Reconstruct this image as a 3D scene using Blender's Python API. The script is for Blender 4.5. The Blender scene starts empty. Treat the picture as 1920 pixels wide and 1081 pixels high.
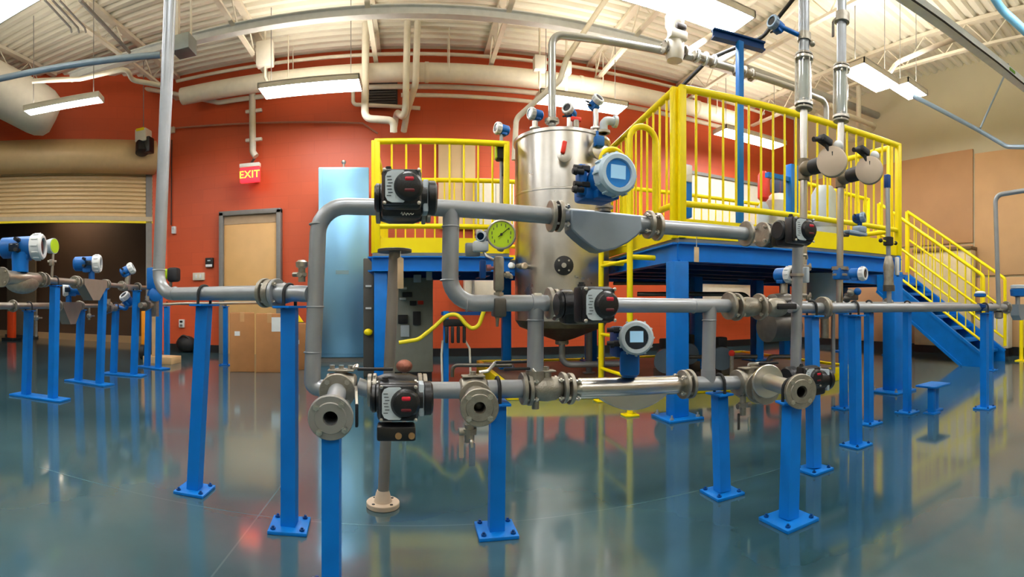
import bpy, bmesh, math, random
from mathutils import Vector as V, Matrix as Mx
random.seed(7)
PI = math.pi
sc = bpy.context.scene
COL = sc.collection

# ------------------------------------------------------------------ camera
# a swept (cylindrical) panorama: F pixels per radian, horizon on pixel row YH
F, H, YH, YAW = 936.0, 0.75, 572.0, 0.2
cam = bpy.data.cameras.new('camera')
cam.type = 'PANO'
cam.panorama_type = 'CENTRAL_CYLINDRICAL'
cam.central_cylindrical_range_u_min = -960 / F
cam.central_cylindrical_range_u_max = 960 / F
cam.central_cylindrical_range_v_min = -(1081 - YH) / F
cam.central_cylindrical_range_v_max = YH / F
cam.central_cylindrical_radius = 1.0
cam.clip_start = 0.01
co = bpy.data.objects.new('camera', cam)
COL.objects.link(co)
co.location = (0, 0, H)
co.rotation_euler = (PI / 2, 0, -YAW)
sc.camera = co

# ------------------------------------------------------------------ world, exposure
w = bpy.data.worlds.new('world')
sc.world = w
w.use_nodes = True
w.node_tree.nodes['Background'].inputs[0].default_value = (0.75, 0.85, 1.0, 1)
w.node_tree.nodes['Background'].inputs[1].default_value = 0.15
sc.view_settings.view_transform = 'Standard'
sc.view_settings.look = 'None'
sc.view_settings.gamma = 1.0
sc.view_settings.use_curve_mapping = False
sc.view_settings.exposure = 0.45
sc.cycles.use_denoising = True
sc.cycles.max_bounces = 7
sc.cycles.diffuse_bounces = 4
sc.cycles.glossy_bounces = 4
sc.cycles.transmission_bounces = 6
sc.cycles.caustics_reflective = False
sc.cycles.caustics_refractive = False
sc.cycles.sample_clamp_indirect = 6.0
LAMP = 26.0      # brightness of the pendant luminaires

# ------------------------------------------------------------------ survey helpers: a bearing and a sight line onto a known plane
def brg(px): return (px - 960) / F + YAW
def at(px, py, d):
    b = brg(px)
    return V((d * math.sin(b), d * math.cos(b), H + (YH - py) / F * d))
def on_y(px, py, Y): return at(px, py, Y / math.cos(brg(px)))
def on_x(px, py, X): return at(px, py, X / math.sin(brg(px)))
def on_z(px, py, z): return at(px, py, F * (z - H) / (YH - py))
def ground(px, py): return on_z(px, py, 0.0)
def on_line(px, py, L):
    (ax, ay), (bx, by) = L
    s, c = math.sin(brg(px)), math.cos(brg(px))
    ux, uy = bx - ax, by - ay
    t = (ay * s - ax * c) / (ux * c - uy * s)
    x, y = ax + ux * t, ay + uy * t
    return at(px, py, math.hypot(x, y))

# ------------------------------------------------------------------ materials
def lin(r, g, b):
    f = lambda v: (v / 255 / 12.92) if v <= 10 else ((v / 255 + 0.055) / 1.055) ** 2.4
    return (f(r), f(g), f(b), 1)

def mat(name, rgb, rough=0.5, metal=0.0, var=0.06, scale=12.0, bump=0.0, bscale=60.0, coat=0.0, emit=0.0, spec=0.5, rvar=0.0):
    m = bpy.data.materials.new(name)
    m.use_nodes = True
    nt = m.node_tree
    b = nt.nodes['Principled BSDF']
    b.inputs['Roughness'].default_value = rough
    b.inputs['Metallic'].default_value = metal
    b.inputs['Coat Weight'].default_value = coat
    b.inputs['Specular IOR Level'].default_value = spec
    c = lin(*rgb)
    tc = nt.nodes.new('ShaderNodeTexCoord')
    if var > 0:
        n = nt.nodes.new('ShaderNodeTexNoise')
        n.inputs['Scale'].default_value = scale
        n.inputs['Detail'].default_value = 4
        nt.links.new(tc.outputs['Object'], n.inputs['Vector'])
        r = nt.nodes.new('ShaderNodeValToRGB')
        r.color_ramp.elements[0].position = 0.3
        r.color_ramp.elements[1].position = 0.7
        r.color_ramp.elements[0].color = tuple(v * (1 - var) for v in c[:3]) + (1,)
        r.color_ramp.elements[1].color = tuple(min(1, v * (1 + var)) for v in c[:3]) + (1,)
        nt.links.new(n.outputs['Fac'], r.inputs['Fac'])
        nt.links.new(r.outputs['Color'], b.inputs['Base Color'])
        if rvar > 0:
            mr = nt.nodes.new('ShaderNodeMapRange')
            mr.inputs['To Min'].default_value = max(0, rough - rvar)
            mr.inputs['To Max'].default_value = rough + rvar
            nt.links.new(n.outputs['Fac'], mr.inputs['Value'])
            nt.links.new(mr.outputs['Result'], b.inputs['Roughness'])
    else:
        b.inputs['Base Color'].default_value = c
    if bump > 0:
        n2 = nt.nodes.new('ShaderNodeTexNoise')
        n2.inputs['Scale'].default_value = bscale
        nt.links.new(tc.outputs['Object'], n2.inputs['Vector'])
        bp = nt.nodes.new('ShaderNodeBump')
        bp.inputs['Strength'].default_value = bump
        bp.inputs['Distance'].default_value = 0.01
        nt.links.new(n2.outputs['Fac'], bp.inputs['Height'])
        nt.links.new(bp.outputs['Normal'], b.inputs['Normal'])
    if emit > 0:
        b.inputs['Emission Color'].default_value = c
        b.inputs['Emission Strength'].default_value = emit
    return m

BLUE = mat('blue_paint', (0, 115, 205), 0.42, var=0.06, spec=0.35)
BLUE_CAST = mat('blue_cast_housing', (10, 98, 176), 0.4, var=0.06, spec=0.4)
NAVY = mat('dark_blue_paint', (0, 62, 126), 0.45, spec=0.35)
YELLOW = mat('safety_yellow_paint', (255, 228, 0), 0.4, var=0.03, spec=0.35)
STEEL = mat('grey_steel_pipe', (158, 162, 166), 0.36, metal=0.45, var=0.08, scale=8, rvar=0.06)
STAINLESS = mat('stainless_steel', (204, 200, 192), 0.3, metal=1.0, var=0.1, scale=6, rvar=0.07)
CASTING = mat('cast_steel', (158, 152, 140), 0.42, metal=0.8, var=0.14, scale=40, bump=0.15, bscale=180)
DARKSTEEL = mat('dark_flange_steel', (98, 94, 88), 0.4, metal=0.7, var=0.15, scale=30)
PLATE = mat('satin_meter_housing', (146, 158, 168), 0.42, metal=0.35, var=0.05, bump=0.05, bscale=300)
BLACK = mat('black_actuator_coating', (20, 20, 22), 0.35, var=0.15, scale=60, bump=0.1, bscale=250)
RUBBER = mat('black_rubber', (24, 24, 26), 0.6)
GREYCAST = mat('light_grey_cover', (188, 198, 204), 0.45, var=0.05)
WHITECAST = mat('white_cover', (225, 228, 228), 0.4, var=0.04)
LABELGREY = mat('grey_label', (196, 206, 210), 0.5, var=0.03)
INK = mat('label_ink', (60, 66, 70), 0.6)
SCREEN = mat('pale_blue_screen', (150, 195, 225), 0.25, var=0.05, emit=0.25)
SCREENBLUE = mat('blue_screen', (40, 120, 190), 0.2, var=0.05, emit=0.15)
DARKGLASS = mat('dark_display_glass', (14, 30, 48), 0.12)
REDIND = mat('red_indicator', (200, 30, 52), 0.3, var=0.1)
REDCAP = mat('red_cap', (230, 45, 25), 0.4)
LIME = mat('lime_dial', (178, 208, 22), 0.5, var=0.06, emit=0.08)
CREAM = mat('cream_painted_metal', (222, 214, 194), 0.5, var=0.05)
WHITE = mat('white_paint', (226, 220, 206), 0.5, var=0.04)
CONDUIT = mat('blue_grey_conduit', (150, 172, 194), 0.38, metal=0.4, var=0.05)
BEIGE = mat('beige_diaphragm_cover', (205, 184, 160), 0.5, var=0.05)
WOOD = mat('pine_timber', (214, 178, 128), 0.6, var=0.12, scale=5)
CARD = mat('brown_cardboard', (176, 122, 74), 0.8, var=0.08, scale=6)
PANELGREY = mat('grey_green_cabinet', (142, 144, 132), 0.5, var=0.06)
ORANGE = mat('orange_paint', (232, 76, 26), 0.5)
GREY = mat('grey_paint', (124, 122, 118), 0.5)
TAGBEIGE = mat('manila_tag', (222, 190, 146), 0.7)
HOSE = mat('yellow_hose', (236, 218, 30), 0.5)
GLASS = bpy.data.materials.new('sight_glass'); GLASS.use_nodes = True
_n = GLASS.node_tree; _n.nodes.remove(_n.nodes['Principled BSDF'])
_t = _n.nodes.new('ShaderNodeBsdfTransparent'); _t.inputs[0].default_value = (.96, .98, .97, 1)
_gl = _n.nodes.new('ShaderNodeBsdfGlossy'); _gl.inputs['Roughness'].default_value = 0.06
_lw = _n.nodes.new('ShaderNodeLayerWeight'); _lw.inputs['Blend'].default_value = 0.35
_mr = _n.nodes.new('ShaderNodeMapRange'); _mr.inputs['To Min'].default_value = 0.08; _mr.inputs['To Max'].default_value = 0.75
_mx = _n.nodes.new('ShaderNodeMixShader')
_n.links.new(_lw.outputs['Facing'], _mr.inputs['Value']); _n.links.new(_mr.outputs['Result'], _mx.inputs['Fac'])
_n.links.new(_t.outputs[0], _mx.inputs[1]); _n.links.new(_gl.outputs[0], _mx.inputs[2])
_n.links.new(_mx.outputs[0], _n.nodes['Material Output'].inputs['Surface'])
UPLIGHT = mat('uplight_lens', (255, 246, 232), 0.5, var=0.0, emit=LAMP * 1.0)
UPDIM = mat('uplight_lens_dim', (255, 246, 232), 0.5, var=0.0, emit=LAMP * 0.5)
BORESHADE = mat('bore_shade', (5, 5, 5), 0.9, spec=0.1)  # flat black standing in for the darkness inside open pipes
GLOW = mat('glowing_diffuser', (250, 252, 255), 0.5, var=0.0, emit=LAMP)

def brick_mat(name, rgb, mortar, sx=0.4, sy=0.2):
    m = bpy.data.materials.new(name); m.use_nodes = True
    nt = m.node_tree; b = nt.nodes['Principled BSDF']
    tc = nt.nodes.new('ShaderNodeTexCoord')
    sep = nt.nodes.new('ShaderNodeSeparateXYZ'); nt.links.new(tc.outputs['Object'], sep.inputs[0])
    cmb = nt.nodes.new('ShaderNodeCombineXYZ')
    ad = nt.nodes.new('ShaderNodeMath'); ad.operation = 'ADD'
    nt.links.new(sep.outputs['X'], ad.inputs[0]); nt.links.new(sep.outputs['Y'], ad.inputs[1])
    nt.links.new(ad.outputs[0], cmb.inputs['X']); nt.links.new(sep.outputs['Z'], cmb.inputs['Y'])
    br = nt.nodes.new('ShaderNodeTexBrick')
    br.inputs['Scale'].default_value = 1.0
    br.inputs['Brick Width'].default_value = sx; br.inputs['Row Height'].default_value = sy
    br.inputs['Mortar Size'].default_value = 0.006
    c = lin(*rgb)
    br.inputs['Color1'].default_value = c
    br.inputs['Color2'].default_value = tuple(v * 0.94 for v in c[:3]) + (1,)
    br.inputs['Mortar'].default_value = lin(*mortar)
    nt.links.new(cmb.outputs[0], br.inputs['Vector'])
    nt.links.new(br.outputs['Color'], b.inputs['Base Color'])
    bp = nt.nodes.new('ShaderNodeBump'); bp.inputs['Strength'].default_value = 0.15; bp.inputs['Distance'].default_value = 0.004; bp.invert = True
    nt.links.new(br.outputs['Fac'], bp.inputs['Height']); nt.links.new(bp.outputs['Normal'], b.inputs['Normal'])
    b.inputs['Roughness'].default_value = 0.45
    return m
REDWALL = brick_mat('red_painted_block', (212, 88, 46), (204, 84, 44))
TANWALL = mat('beige_paint', (200, 194, 166), 0.7, var=0.03, scale=2)
TANPANEL = mat('tan_acoustic_panel', (190, 146, 104), 0.8, var=0.04, scale=3)
TANPANEL2 = mat('light_tan_panel', (204, 164, 118), 0.8, var=0.04, scale=3)
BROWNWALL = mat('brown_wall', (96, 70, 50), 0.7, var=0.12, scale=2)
DECKCEIL = mat('cream_roof_deck', (232, 226, 208), 0.55, var=0.05, scale=2)
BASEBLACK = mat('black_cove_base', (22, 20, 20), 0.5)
DOORWOOD = mat('maple_veneer', (222, 176, 112), 0.45, var=0.06, scale=3)

def floor_mat():
    m = bpy.data.materials.new('polished_concrete'); m.use_nodes = True
    nt = m.node_tree; b = nt.nodes['Principled BSDF']
    tc = nt.nodes.new('ShaderNodeTexCoord')
    n = nt.nodes.new('ShaderNodeTexNoise'); n.inputs['Scale'].default_value = 0.9; n.inputs['Detail'].default_value = 4; n.inputs['Roughness'].default_value = 0.5
    n2 = nt.nodes.new('ShaderNodeTexNoise'); n2.inputs['Scale'].default_value = 14; n2.inputs['Detail'].default_value = 6
    nt.links.new(tc.outputs['Object'], n.inputs['Vector']); nt.links.new(tc.outputs['Object'], n2.inputs['Vector'])
    mx = nt.nodes.new('ShaderNodeMath'); mx.operation = 'MULTIPLY_ADD'; mx.inputs[1].default_value = 0.07
    nt.links.new(n2.outputs['Fac'], mx.inputs[0]); nt.links.new(n.outputs['Fac'], mx.inputs[2])
    r = nt.nodes.new('ShaderNodeValToRGB')
    r.color_ramp.elements[0].position = 0.3; r.color_ramp.elements[1].position = 0.8
    r.color_ramp.elements[0].color = lin(30, 66, 78); r.color_ramp.elements[1].color = lin(76, 104, 110)
    nt.links.new(mx.outputs[0], r.inputs['Fac'])
    # saw-cut joints every 3 m
    sep = nt.nodes.new('ShaderNodeSeparateXYZ'); nt.links.new(tc.outputs['Object'], sep.inputs[0])
    def cut(axis, period, off):
        a = nt.nodes.new('ShaderNodeMath'); a.operation = 'ADD'; a.inputs[1].default_value = off
        nt.links.new(sep.outputs[axis], a.inputs[0])
        p = nt.nodes.new('ShaderNodeMath'); p.operation = 'PINGPONG'; p.inputs[1].default_value = period / 2
        nt.links.new(a.outputs[0], p.inputs[0])
        l = nt.nodes.new('ShaderNodeMath'); l.operation = 'LESS_THAN'; l.inputs[1].default_value = 0.003
        nt.links.new(p.outputs[0], l.inputs[0]); return l
    c1, c2 = cut('X', 2.89, 0.93), cut('Y', 2.89, -2.09)
    o = nt.nodes.new('ShaderNodeMath'); o.operation = 'MAXIMUM'
    nt.links.new(c1.outputs[0], o.inputs[0]); nt.links.new(c2.outputs[0], o.inputs[1])
    mix = nt.nodes.new('ShaderNodeMixRGB')
    nt.links.new(o.outputs[0], mix.inputs['Fac']); nt.links.new(r.outputs['Color'], mix.inputs['Color1'])
    mix.inputs['Color2'].default_value = lin(80, 106, 112)
    nt.links.new(mix.outputs['Color'], b.inputs['Base Color'])
    mr = nt.nodes.new('ShaderNodeMapRange'); mr.inputs['To Min'].default_value = 0.07; mr.inputs['To Max'].default_value = 0.15
    nt.links.new(n.outputs['Fac'], mr.inputs['Value']); nt.links.new(mr.outputs['Result'], b.inputs['Roughness'])
    b.inputs['Specular IOR Level'].default_value = 0.75
    b.inputs['Coat Weight'].default_value = 0.35; b.inputs['Coat Roughness'].default_value = 0.07
    bp = nt.nodes.new('ShaderNodeBump'); bp.inputs['Strength'].default_value = 0.012; bp.inputs['Distance'].default_value = 0.004
    nt.links.new(n2.outputs['Fac'], bp.inputs['Height']); nt.links.new(bp.outputs['Normal'], b.inputs['Normal'])
    return m
FLOORM = floor_mat()

# ------------------------------------------------------------------ mesh helpers
def frame(p, x, up=(0, 0, 1)):
    x = V(x).normalized(); up = V(up)
    y = up.cross(x)
    if y.length < 1e-4: y = V((0, 1, 0)).cross(x)
    y.normalize(); z = x.cross(y)
    m = Mx((x, y, z)).transposed().to_4x4(); m.translation = V(p); return m

def rounded(pts, R, n=7):
    pts = [V(p) for p in pts]; out = [pts[0]]
    for i in range(1, len(pts) - 1):
        a, b, c = pts[i - 1], pts[i], pts[i + 1]
        u, v_ = (a - b), (c - b); lu, lv = u.length, v_.length
        if lu < 1e-6 or lv < 1e-6: continue
        u /= lu; v_ /= lv
        ang = u.angle(v_, PI)
        if ang > PI - 0.02: out.append(b); continue
        t = min(R / math.tan(ang / 2), lu * 0.49, lv * 0.49)
        r = t * math.tan(ang / 2)
        bis = (u + v_).normalized(); cen = b + bis * (r / math.sin(ang / 2))
        p0, p1 = b + u * t, b + v_ * t
        s0, s1 = p0 - cen, p1 - cen
        tot = s0.angle(s1)
        for k in range(n + 1):
            f = k / n
            q = (s0 * math.sin((1 - f) * tot) + s1 * math.sin(f * tot)) / max(math.sin(tot), 1e-6)
            out.append(cen + q)
    out.append(pts[-1]); return out

class MB:
    def __init__(s, M=None):
        s.v, s.f, s.M = [], [], M
    def add(s, verts, faces):
        o = len(s.v)
        s.v += [(s.M @ V(p)) if s.M else V(p) for p in verts]
        s.f += [tuple(i + o for i in f) for f in faces]; return s
    def box(s, c, size, R=None, bev=0.0):
        c = V(c); hx, hy, hz = (q / 2 for q in size)
        if bev <= 0:
            vs = [V((x, y, z)) for x in (-hx, hx) for y in (-hy, hy) for z in (-hz, hz)]
            fs = [(0, 1, 3, 2), (4, 6, 7, 5), (0, 4, 5, 1), (2, 3, 7, 6), (0, 2, 6, 4), (1, 5, 7, 3)]
            return s.add([c + (R @ q if R else q) for q in vs], fs)
        b = min(bev, hx * .9, hy * .9, hz * .9)
        bm = bmesh.new(); bmesh.ops.create_cube(bm, size=1)
        for q in bm.verts: q.co = V((q.co.x * hx * 2, q.co.y * hy * 2, q.co.z * hz * 2))
        bmesh.ops.bevel(bm, geom=bm.edges[:], offset=b, segments=2, affect='EDGES', profile=0.5)
        bm.verts.ensure_lookup_table()
        s.add([c + (R @ q.co if R else q.co) for q in bm.verts], [[q.index for q in f.verts] for f in bm.faces])
        bm.free(); return s
    def sweep(s, pts, r, seg=14, caps=True, sq=False):
        pts = [V(p) for p in pts]; n = len(pts)
        rr = r if isinstance(r, (list, tuple)) else [r] * n
        d = [(pts[min(i + 1, n - 1)] - pts[max(i - 1, 0)]).normalized() for i in range(n)]
        a = V((0, 0, 1)) if abs(d[0].z) < 0.9 else V((0, 1, 0))
        u = (a - d[0] * a.dot(d[0])).normalized()
        vs, fs = [], []
        for i in range(n):
            u = (u - d[i] * u.dot(d[i])).normalized(); w_ = d[i].cross(u)
            for k in range(seg):
                t = 2 * PI * (k + (0.5 if sq else 0)) / seg
                vs.append(pts[i] + (u * math.cos(t) + w_ * math.sin(t)) * rr[i])
        for i in range(n - 1):
            for k in range(seg):
                k2 = (k + 1) % seg
                fs.append((i * seg + k, i * seg + k2, (i + 1) * seg + k2, (i + 1) * seg + k))
        if caps:
            fs.append(tuple(reversed(range(seg)))); fs.append(tuple((n - 1) * seg + k for k in range(seg)))
        return s.add(vs, fs)
    def cyl(s, p0, p1, r, r2=None, seg=18): return s.sweep([p0, p1], [r, r if r2 is None else r2], seg)
    def tube(s, pts, r, bend=0.0, seg=14): return s.sweep(rounded(pts, bend) if bend else pts, r, seg)
    def lathe(s, prof, p, ax, seg=28, loop=False):
        """prof: (offset along axis, radius)"""
        ax = V(ax).normalized(); a = V((0, 0, 1)) if abs(ax.z) < 0.9 else V((1, 0, 0))
        u = (a - ax * a.dot(ax)).normalized(); w_ = ax.cross(u); p = V(p)
        vs, fs = [], []
        for (h, r) in prof:
            for k in range(seg):
                t = 2 * PI * k / seg
                vs.append(p + ax * h + (u * math.cos(t) + w_ * math.sin(t)) * max(r, 1e-5))
        m = len(prof)
        for i in range(m if loop else m - 1):
            j = (i + 1) % m
            for k in range(seg):
                k2 = (k + 1) % seg
                fs.append((i * seg + k, i * seg + k2, j * seg + k2, j * seg + k))
        if not loop:
            fs.append(tuple(reversed(range(seg)))); fs.append(tuple((m - 1) * seg + k for k in range(seg)))
        return s.add(vs, fs)
    def prism(s, poly, d0, d1, M=None):
        """poly in local x,z; extruded along local y from d0 to d1"""
        n = len(poly)
        vs = [V((x, d0, z)) for x, z in poly] + [V((x, d1, z)) for x, z in poly]
        if M: vs = [M @ q for q in vs]
        fs = [tuple(range(n)), tuple(reversed(range(n, 2 * n)))] + [(i, i + n, (i + 1) % n + n, (i + 1) % n) for i in range(n)]
        return s.add(vs, fs)
    def slab(s, poly, z0, z1):
        n = len(poly)
        vs = [V((x, y, z0)) for x, y in poly] + [V((x, y, z1)) for x, y in poly]
        fs = [tuple(reversed(range(n))), tuple(range(n, 2 * n))] + [(i, (i + 1) % n, (i + 1) % n + n, i + n) for i in range(n)]
        return s.add(vs, fs)
    def ball(s, c, r, sx=1, sy=1, sz=1, seg=16, rings=10):
        c = V(c); vs, fs = [], []
        for i in range(rings + 1):
            a = PI * i / rings
            for k in range(seg):
                t = 2 * PI * k / seg
                rad = max(math.sin(a), 1e-4) * r
                vs.append(c + V((rad * math.cos(t) * sx, rad * math.sin(t) * sy, -math.cos(a) * r * sz)))
        for i in range(rings):
            for k in range(seg):
                k2 = (k + 1) % seg
                fs.append((i * seg + k, i * seg + k2, (i + 1) * seg + k2, (i + 1) * seg + k))
        return s.add(vs, fs)
    def mesh(s, name, m, inv=None, sharp=32, recalc=True):
        me = bpy.data.meshes.new(name)
        me.from_pydata([(inv @ p) if inv else p for p in s.v], [], s.f)
        bm = bmesh.new(); bm.from_mesh(me)
        bmesh.ops.remove_doubles(bm, verts=bm.verts[:], dist=1e-6)
        bmesh.ops.recalc_face_normals(bm, faces=bm.faces[:]); bm.to_mesh(me); bm.free()
        me.polygons.foreach_set('use_smooth', [True] * len(me.polygons))
        me.set_sharp_from_angle(angle=math.radians(sharp))
        me.materials.append(m); me.update(); return me

WM = {}
def tag(o, label, cat, group=None, kind=None):
    o['label'] = label; o['category'] = cat
    if group: o['group'] = group
    if kind: o['kind'] = kind
    return o
def thing(name, label, cat, M=(0, 0, 0), group=None):
    o = bpy.data.objects.new(name, None); COL.objects.link(o)
    o.empty_display_size = 0.05
    m = M.copy() if isinstance(M, Mx) else Mx.Translation(V(M))
    o.matrix_world = m; WM[o.name] = m
    return tag(o, label, cat, group)
def obj(name, mb, m, parent=None, label=None, sharp=32):
    if parent is not None:
        inv = WM[parent.name].inverted()
        o = bpy.data.objects.new(name, mb.mesh(name, m, inv, sharp)); o.parent = parent; WM[o.name] = WM[parent.name]
    else:
        lo = [min(p[i] for p in mb.v) for i in range(3)]; hi = [max(p[i] for p in mb.v) for i in range(3)]
        loc = Mx.Translation(V(((lo[0] + hi[0]) / 2, (lo[1] + hi[1]) / 2, lo[2])))
        o = bpy.data.objects.new(name, mb.mesh(name, m, loc.inverted(), sharp)); o.matrix_world = loc; WM[o.name] = loc
    COL.objects.link(o)
    if label: o['label'] = label
    return o
def single(name, mb, m, label, cat, group=None, sharp=32): return tag(obj(name, mb, m, None, None, sharp), label, cat, group)
def struct(name, mb, m, parent=None, sharp=32):
    o = obj(name, mb, m, parent, None, sharp)
    if parent is None: o['kind'] = 'structure'
    return o
def inst(name, me, parent, Mw):
    o = bpy.data.objects.new(name, me); COL.objects.link(o); o.parent = parent
    o.matrix_local = WM[parent.name].inverted() @ Mw; return o

_bolt = {}
def bolt_mesh(L, m):
    k = (round(L, 4), m.name)
    if k not in _bolt:
        b = MB().sweep([(-L / 2, 0, 0), (L / 2, 0, 0)], 0.0042, 8)
        b.sweep([(-L / 2 + .004, 0, 0), (-L / 2 + .011, 0, 0)], 0.0085, 6).sweep([(L / 2 - .011, 0, 0), (L / 2 - .004, 0, 0)], 0.0085, 6)
        _bolt[k] = b.mesh('bolt', m)
    return _bolt[k]
def flange(parent, p, ax, R=0.057, t=0.014, bore=0.0, nb=4, L=0.0, m=None, rot=PI / 4, hub=0.0):
    """a flange disc centred on p with its bolts as sub-parts"""
    m = m or CASTING; ax = V(ax).normalized(); p = V(p)
    b = MB()
    if bore > 0:
        b.lathe([(-t / 2, bore), (-t / 2, R - .002), (-t / 2 + .002, R), (t / 2 - .002, R), (t / 2, R - .002), (t / 2, bore + .022), (t / 2 + .003, bore + .02), (t / 2 + .003, bore)], p, ax, 36, loop=True)
    else:
        b.lathe([(-t / 2, 0), (-t / 2, R - .002), (-t / 2 + .002, R), (t / 2 - .002, R), (t / 2, R - .002), (t / 2, 0)], p, ax, 36)
    if hub: b.lathe([(0, 0.03), (0, R * .66), (hub, 0.03)], p, ax, 24)
    o = obj('flange', b, m, parent)
    if nb and L > 0:
        F0 = frame(p, ax); me = bolt_mesh(L, STAINLESS)
        for k in range(nb):
            a = rot + 2 * PI * k / nb
            inst('bolt', me, o, F0 @ Mx.Translation((0, R * .78 * math.cos(a), R * .78 * math.sin(a))))
    return o
def weld(mb, p, ax, r): mb.lathe([(-.003, r), (-.001, r + .0025), (.001, r + .0025), (.003, r)], p, ax, 20)

def transmitter(parent, p, face, s=1.0, cover=None, scr='pale', glands=(1, 1), neck=None, body=None, back=.085, screen=True, up=(0, 0, 1)):
    """instrument head: drum housing with a screwed cover ring and display towards `face`"""
    cover = cover or GREYCAST; body = body or BLUE_CAST
    fy = -V(face).normalized()
    x = fy.cross(V(up)).normalized(); z = x.cross(fy)
    M = Mx((x, fy, z)).transposed().to_4x4(); M.translation = V(p)
    M = M @ Mx.Scale(s, 4)
    h = MB(M).lathe([(back, 0), (back, .04), (back - .012, .052), (.0, .053), (-.012, .05), (-.012, 0)], (0, 0, 0), (0, 1, 0), 30)
    h.box((0, .03, -.045), (.075, .06, .035), bev=.006)
    hs = obj('transmitter_housing', h, body, parent)
    c = MB(M).lathe([(-.012, .05), (-.012, .058), (-.02, .062), (-.062, .062), (-.07, .055), (-.07, .043), (-.058, .041), (-.058, 0), (-.02, 0)], (0, 0, 0), (0, 1, 0), 32)
    for k in range(12):
        a = 2 * PI * k / 12
        c.box((.061 * math.cos(a), -.04, .061 * math.sin(a)), (.012, .03, .006), Mx.Rotation(-a, 3, 'Y'))
    cv = obj('display_cover', c, cover, hs)
    g = MB(M).lathe([(-.0585, .041), (-.062, .040), (-.062, 0)], (0, 0, 0), (0, 1, 0), 28)
    obj('display_glass', g, DARKGLASS if scr != 'blue' else SCREENBLUE, hs)
    if screen:
        d = MB(M).box((0, -.0635, .004), (.048, .003, .04))
        obj('display_screen', d, SCREEN, hs)
    for k, on in enumerate(glands):
        if on:
            gm = MB(M).sweep([(-.05, .04, .03 - .05 * k), (-.075, .04, .03 - .05 * k)], .012, 6).cyl((-.075, .04, .03 - .05 * k), (-.1, .04, .03 - .05 * k), .009)
            obj('cable_gland', gm, RUBBER, hs)
    if neck:
        nb_ = MB().cyl(M @ V((0, .03, -.05)), V(neck), .022 * s, .024 * s, 18)
        obj('neck', nb_, body, parent)
    return hs

# ================================================================== THE SETTING
CZ = 4.5                       # underside of the roof deck
WY = 7.3                       # red wall
WX = 7.0                       # beige wall
K = V((-3.9, WY, 0)); SL = V((-.784, -.62, 0)); SN = V((.62, -.784, 0))     # the angled wall that holds the roll-up door
END = K + SL * 6.2
struct('floor', MB().slab([(-14, -5), (9, -5), (9, 10), (-14, 10)], -0.12, 0.0), FLOORM)

struct('wall_back', MB().box(((K.x + WX + .2) / 2, WY + .1, CZ / 2 + .1), (WX + .2 - K.x, .2, CZ + .2)), REDWALL)
def slant_box(t0, t1, z0, z1, th=.2):
    a, b = K + SL * t0, K + SL * t1
    return [(a.x, a.y), (b.x, b.y), (b.x - SN.x * th, b.y - SN.y * th), (a.x - SN.x * th, a.y - SN.y * th)], z0, z1
DO0, DO1, DOZ = .28, 4.9, 2.95      # the roll-up door opening along the angled wall
sw = MB()
for q in ((-.05, DO0, 0, CZ + .2), (DO0, DO1, DOZ, CZ + .2), (DO1, 6.3, 0, CZ + .2)): sw.slab(*slant_box(*q))
struct('wall_left', sw, REDWALL)
rw = MB().box((WX + .1, 1.4, CZ / 2 + .1), (.2, 12.4, CZ + .2))
wr = struct('wall_right', rw, TANWALL)
def wpanel(y0, y1, z0, z1, m, dep=.03):
    return struct('trim_1', MB().box((WX - dep / 2, (y0 + y1) / 2, (z0 + z1) / 2), (dep, y1 - y0 - .012, z1 - z0 - .012), bev=.006), m, wr)
def yat(px): return WX / math.tan(brg(px))
wpanel(yat(1826), WY - .02, 1.72, 3.18, TANPANEL); wpanel(yat(1826), WY - .02, .12, 1.70, TANPANEL)
wpanel(2.0, yat(1828), 1.2, 3.1, TANPANEL2); wpanel(2.0, yat(1828), .12, 1.18, TANPANEL2)
wpanel(-1.2, 1.98, .12, 3.1, TANPANEL2); wpanel(-4.6, -1.22, .12, 3.1, TANPANEL)
struct('wall_front', MB().box((-1, -4.9, CZ / 2), (16.2, .2, CZ)), TANWALL)
struct('wall_side', MB().box((END.x - .1, (END.y - 4.8) / 2, CZ / 2), (.2, END.y + 4.9, CZ)), TANWALL)

# corrugated roof deck, ribs running along the red wall
rib = MB(); prof = []; y = -5.0
while y < WY + .25:
    prof += [(y, 0), (y + .06, 0), (y + .085, .045), (y + .125, .045)]; y += .15
n = len(prof); x0, x1 = -9.2, WX + .25
rib.add([(x0, a, CZ + b) for a, b in prof] + [(x1, a, CZ + b) for a, b in prof], [(i, i + 1, n + i + 1, n + i) for i in range(n - 1)])
rib.box(((x0 + x1) / 2, 1.2, CZ + .12), (x1 - x0, 12.6, .08))
struct('ceiling', rib, DECKCEIL, sharp=20)
struct('baseboard_back', MB().box(((K.x + WX) / 2, WY - .01, .06), (WX - K.x, .025, .12)), BASEBLACK)
struct('baseboard_right', MB().box((WX - .02, 1.4, .06), (.04, 11.8, .12)), BASEBLACK)

# the dim bay beyond the roll-up door
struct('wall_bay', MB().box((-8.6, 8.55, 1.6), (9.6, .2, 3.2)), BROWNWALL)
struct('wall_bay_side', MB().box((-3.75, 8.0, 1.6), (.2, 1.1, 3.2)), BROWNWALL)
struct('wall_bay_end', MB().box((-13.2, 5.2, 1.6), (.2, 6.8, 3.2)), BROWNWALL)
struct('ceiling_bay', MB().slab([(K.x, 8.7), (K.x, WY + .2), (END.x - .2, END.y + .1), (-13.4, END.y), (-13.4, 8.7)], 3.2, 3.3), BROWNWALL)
struct('baseboard_bay', MB().box((-8.6, 8.43, .07), (9.5, .03, .14)), TANPANEL2)

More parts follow.
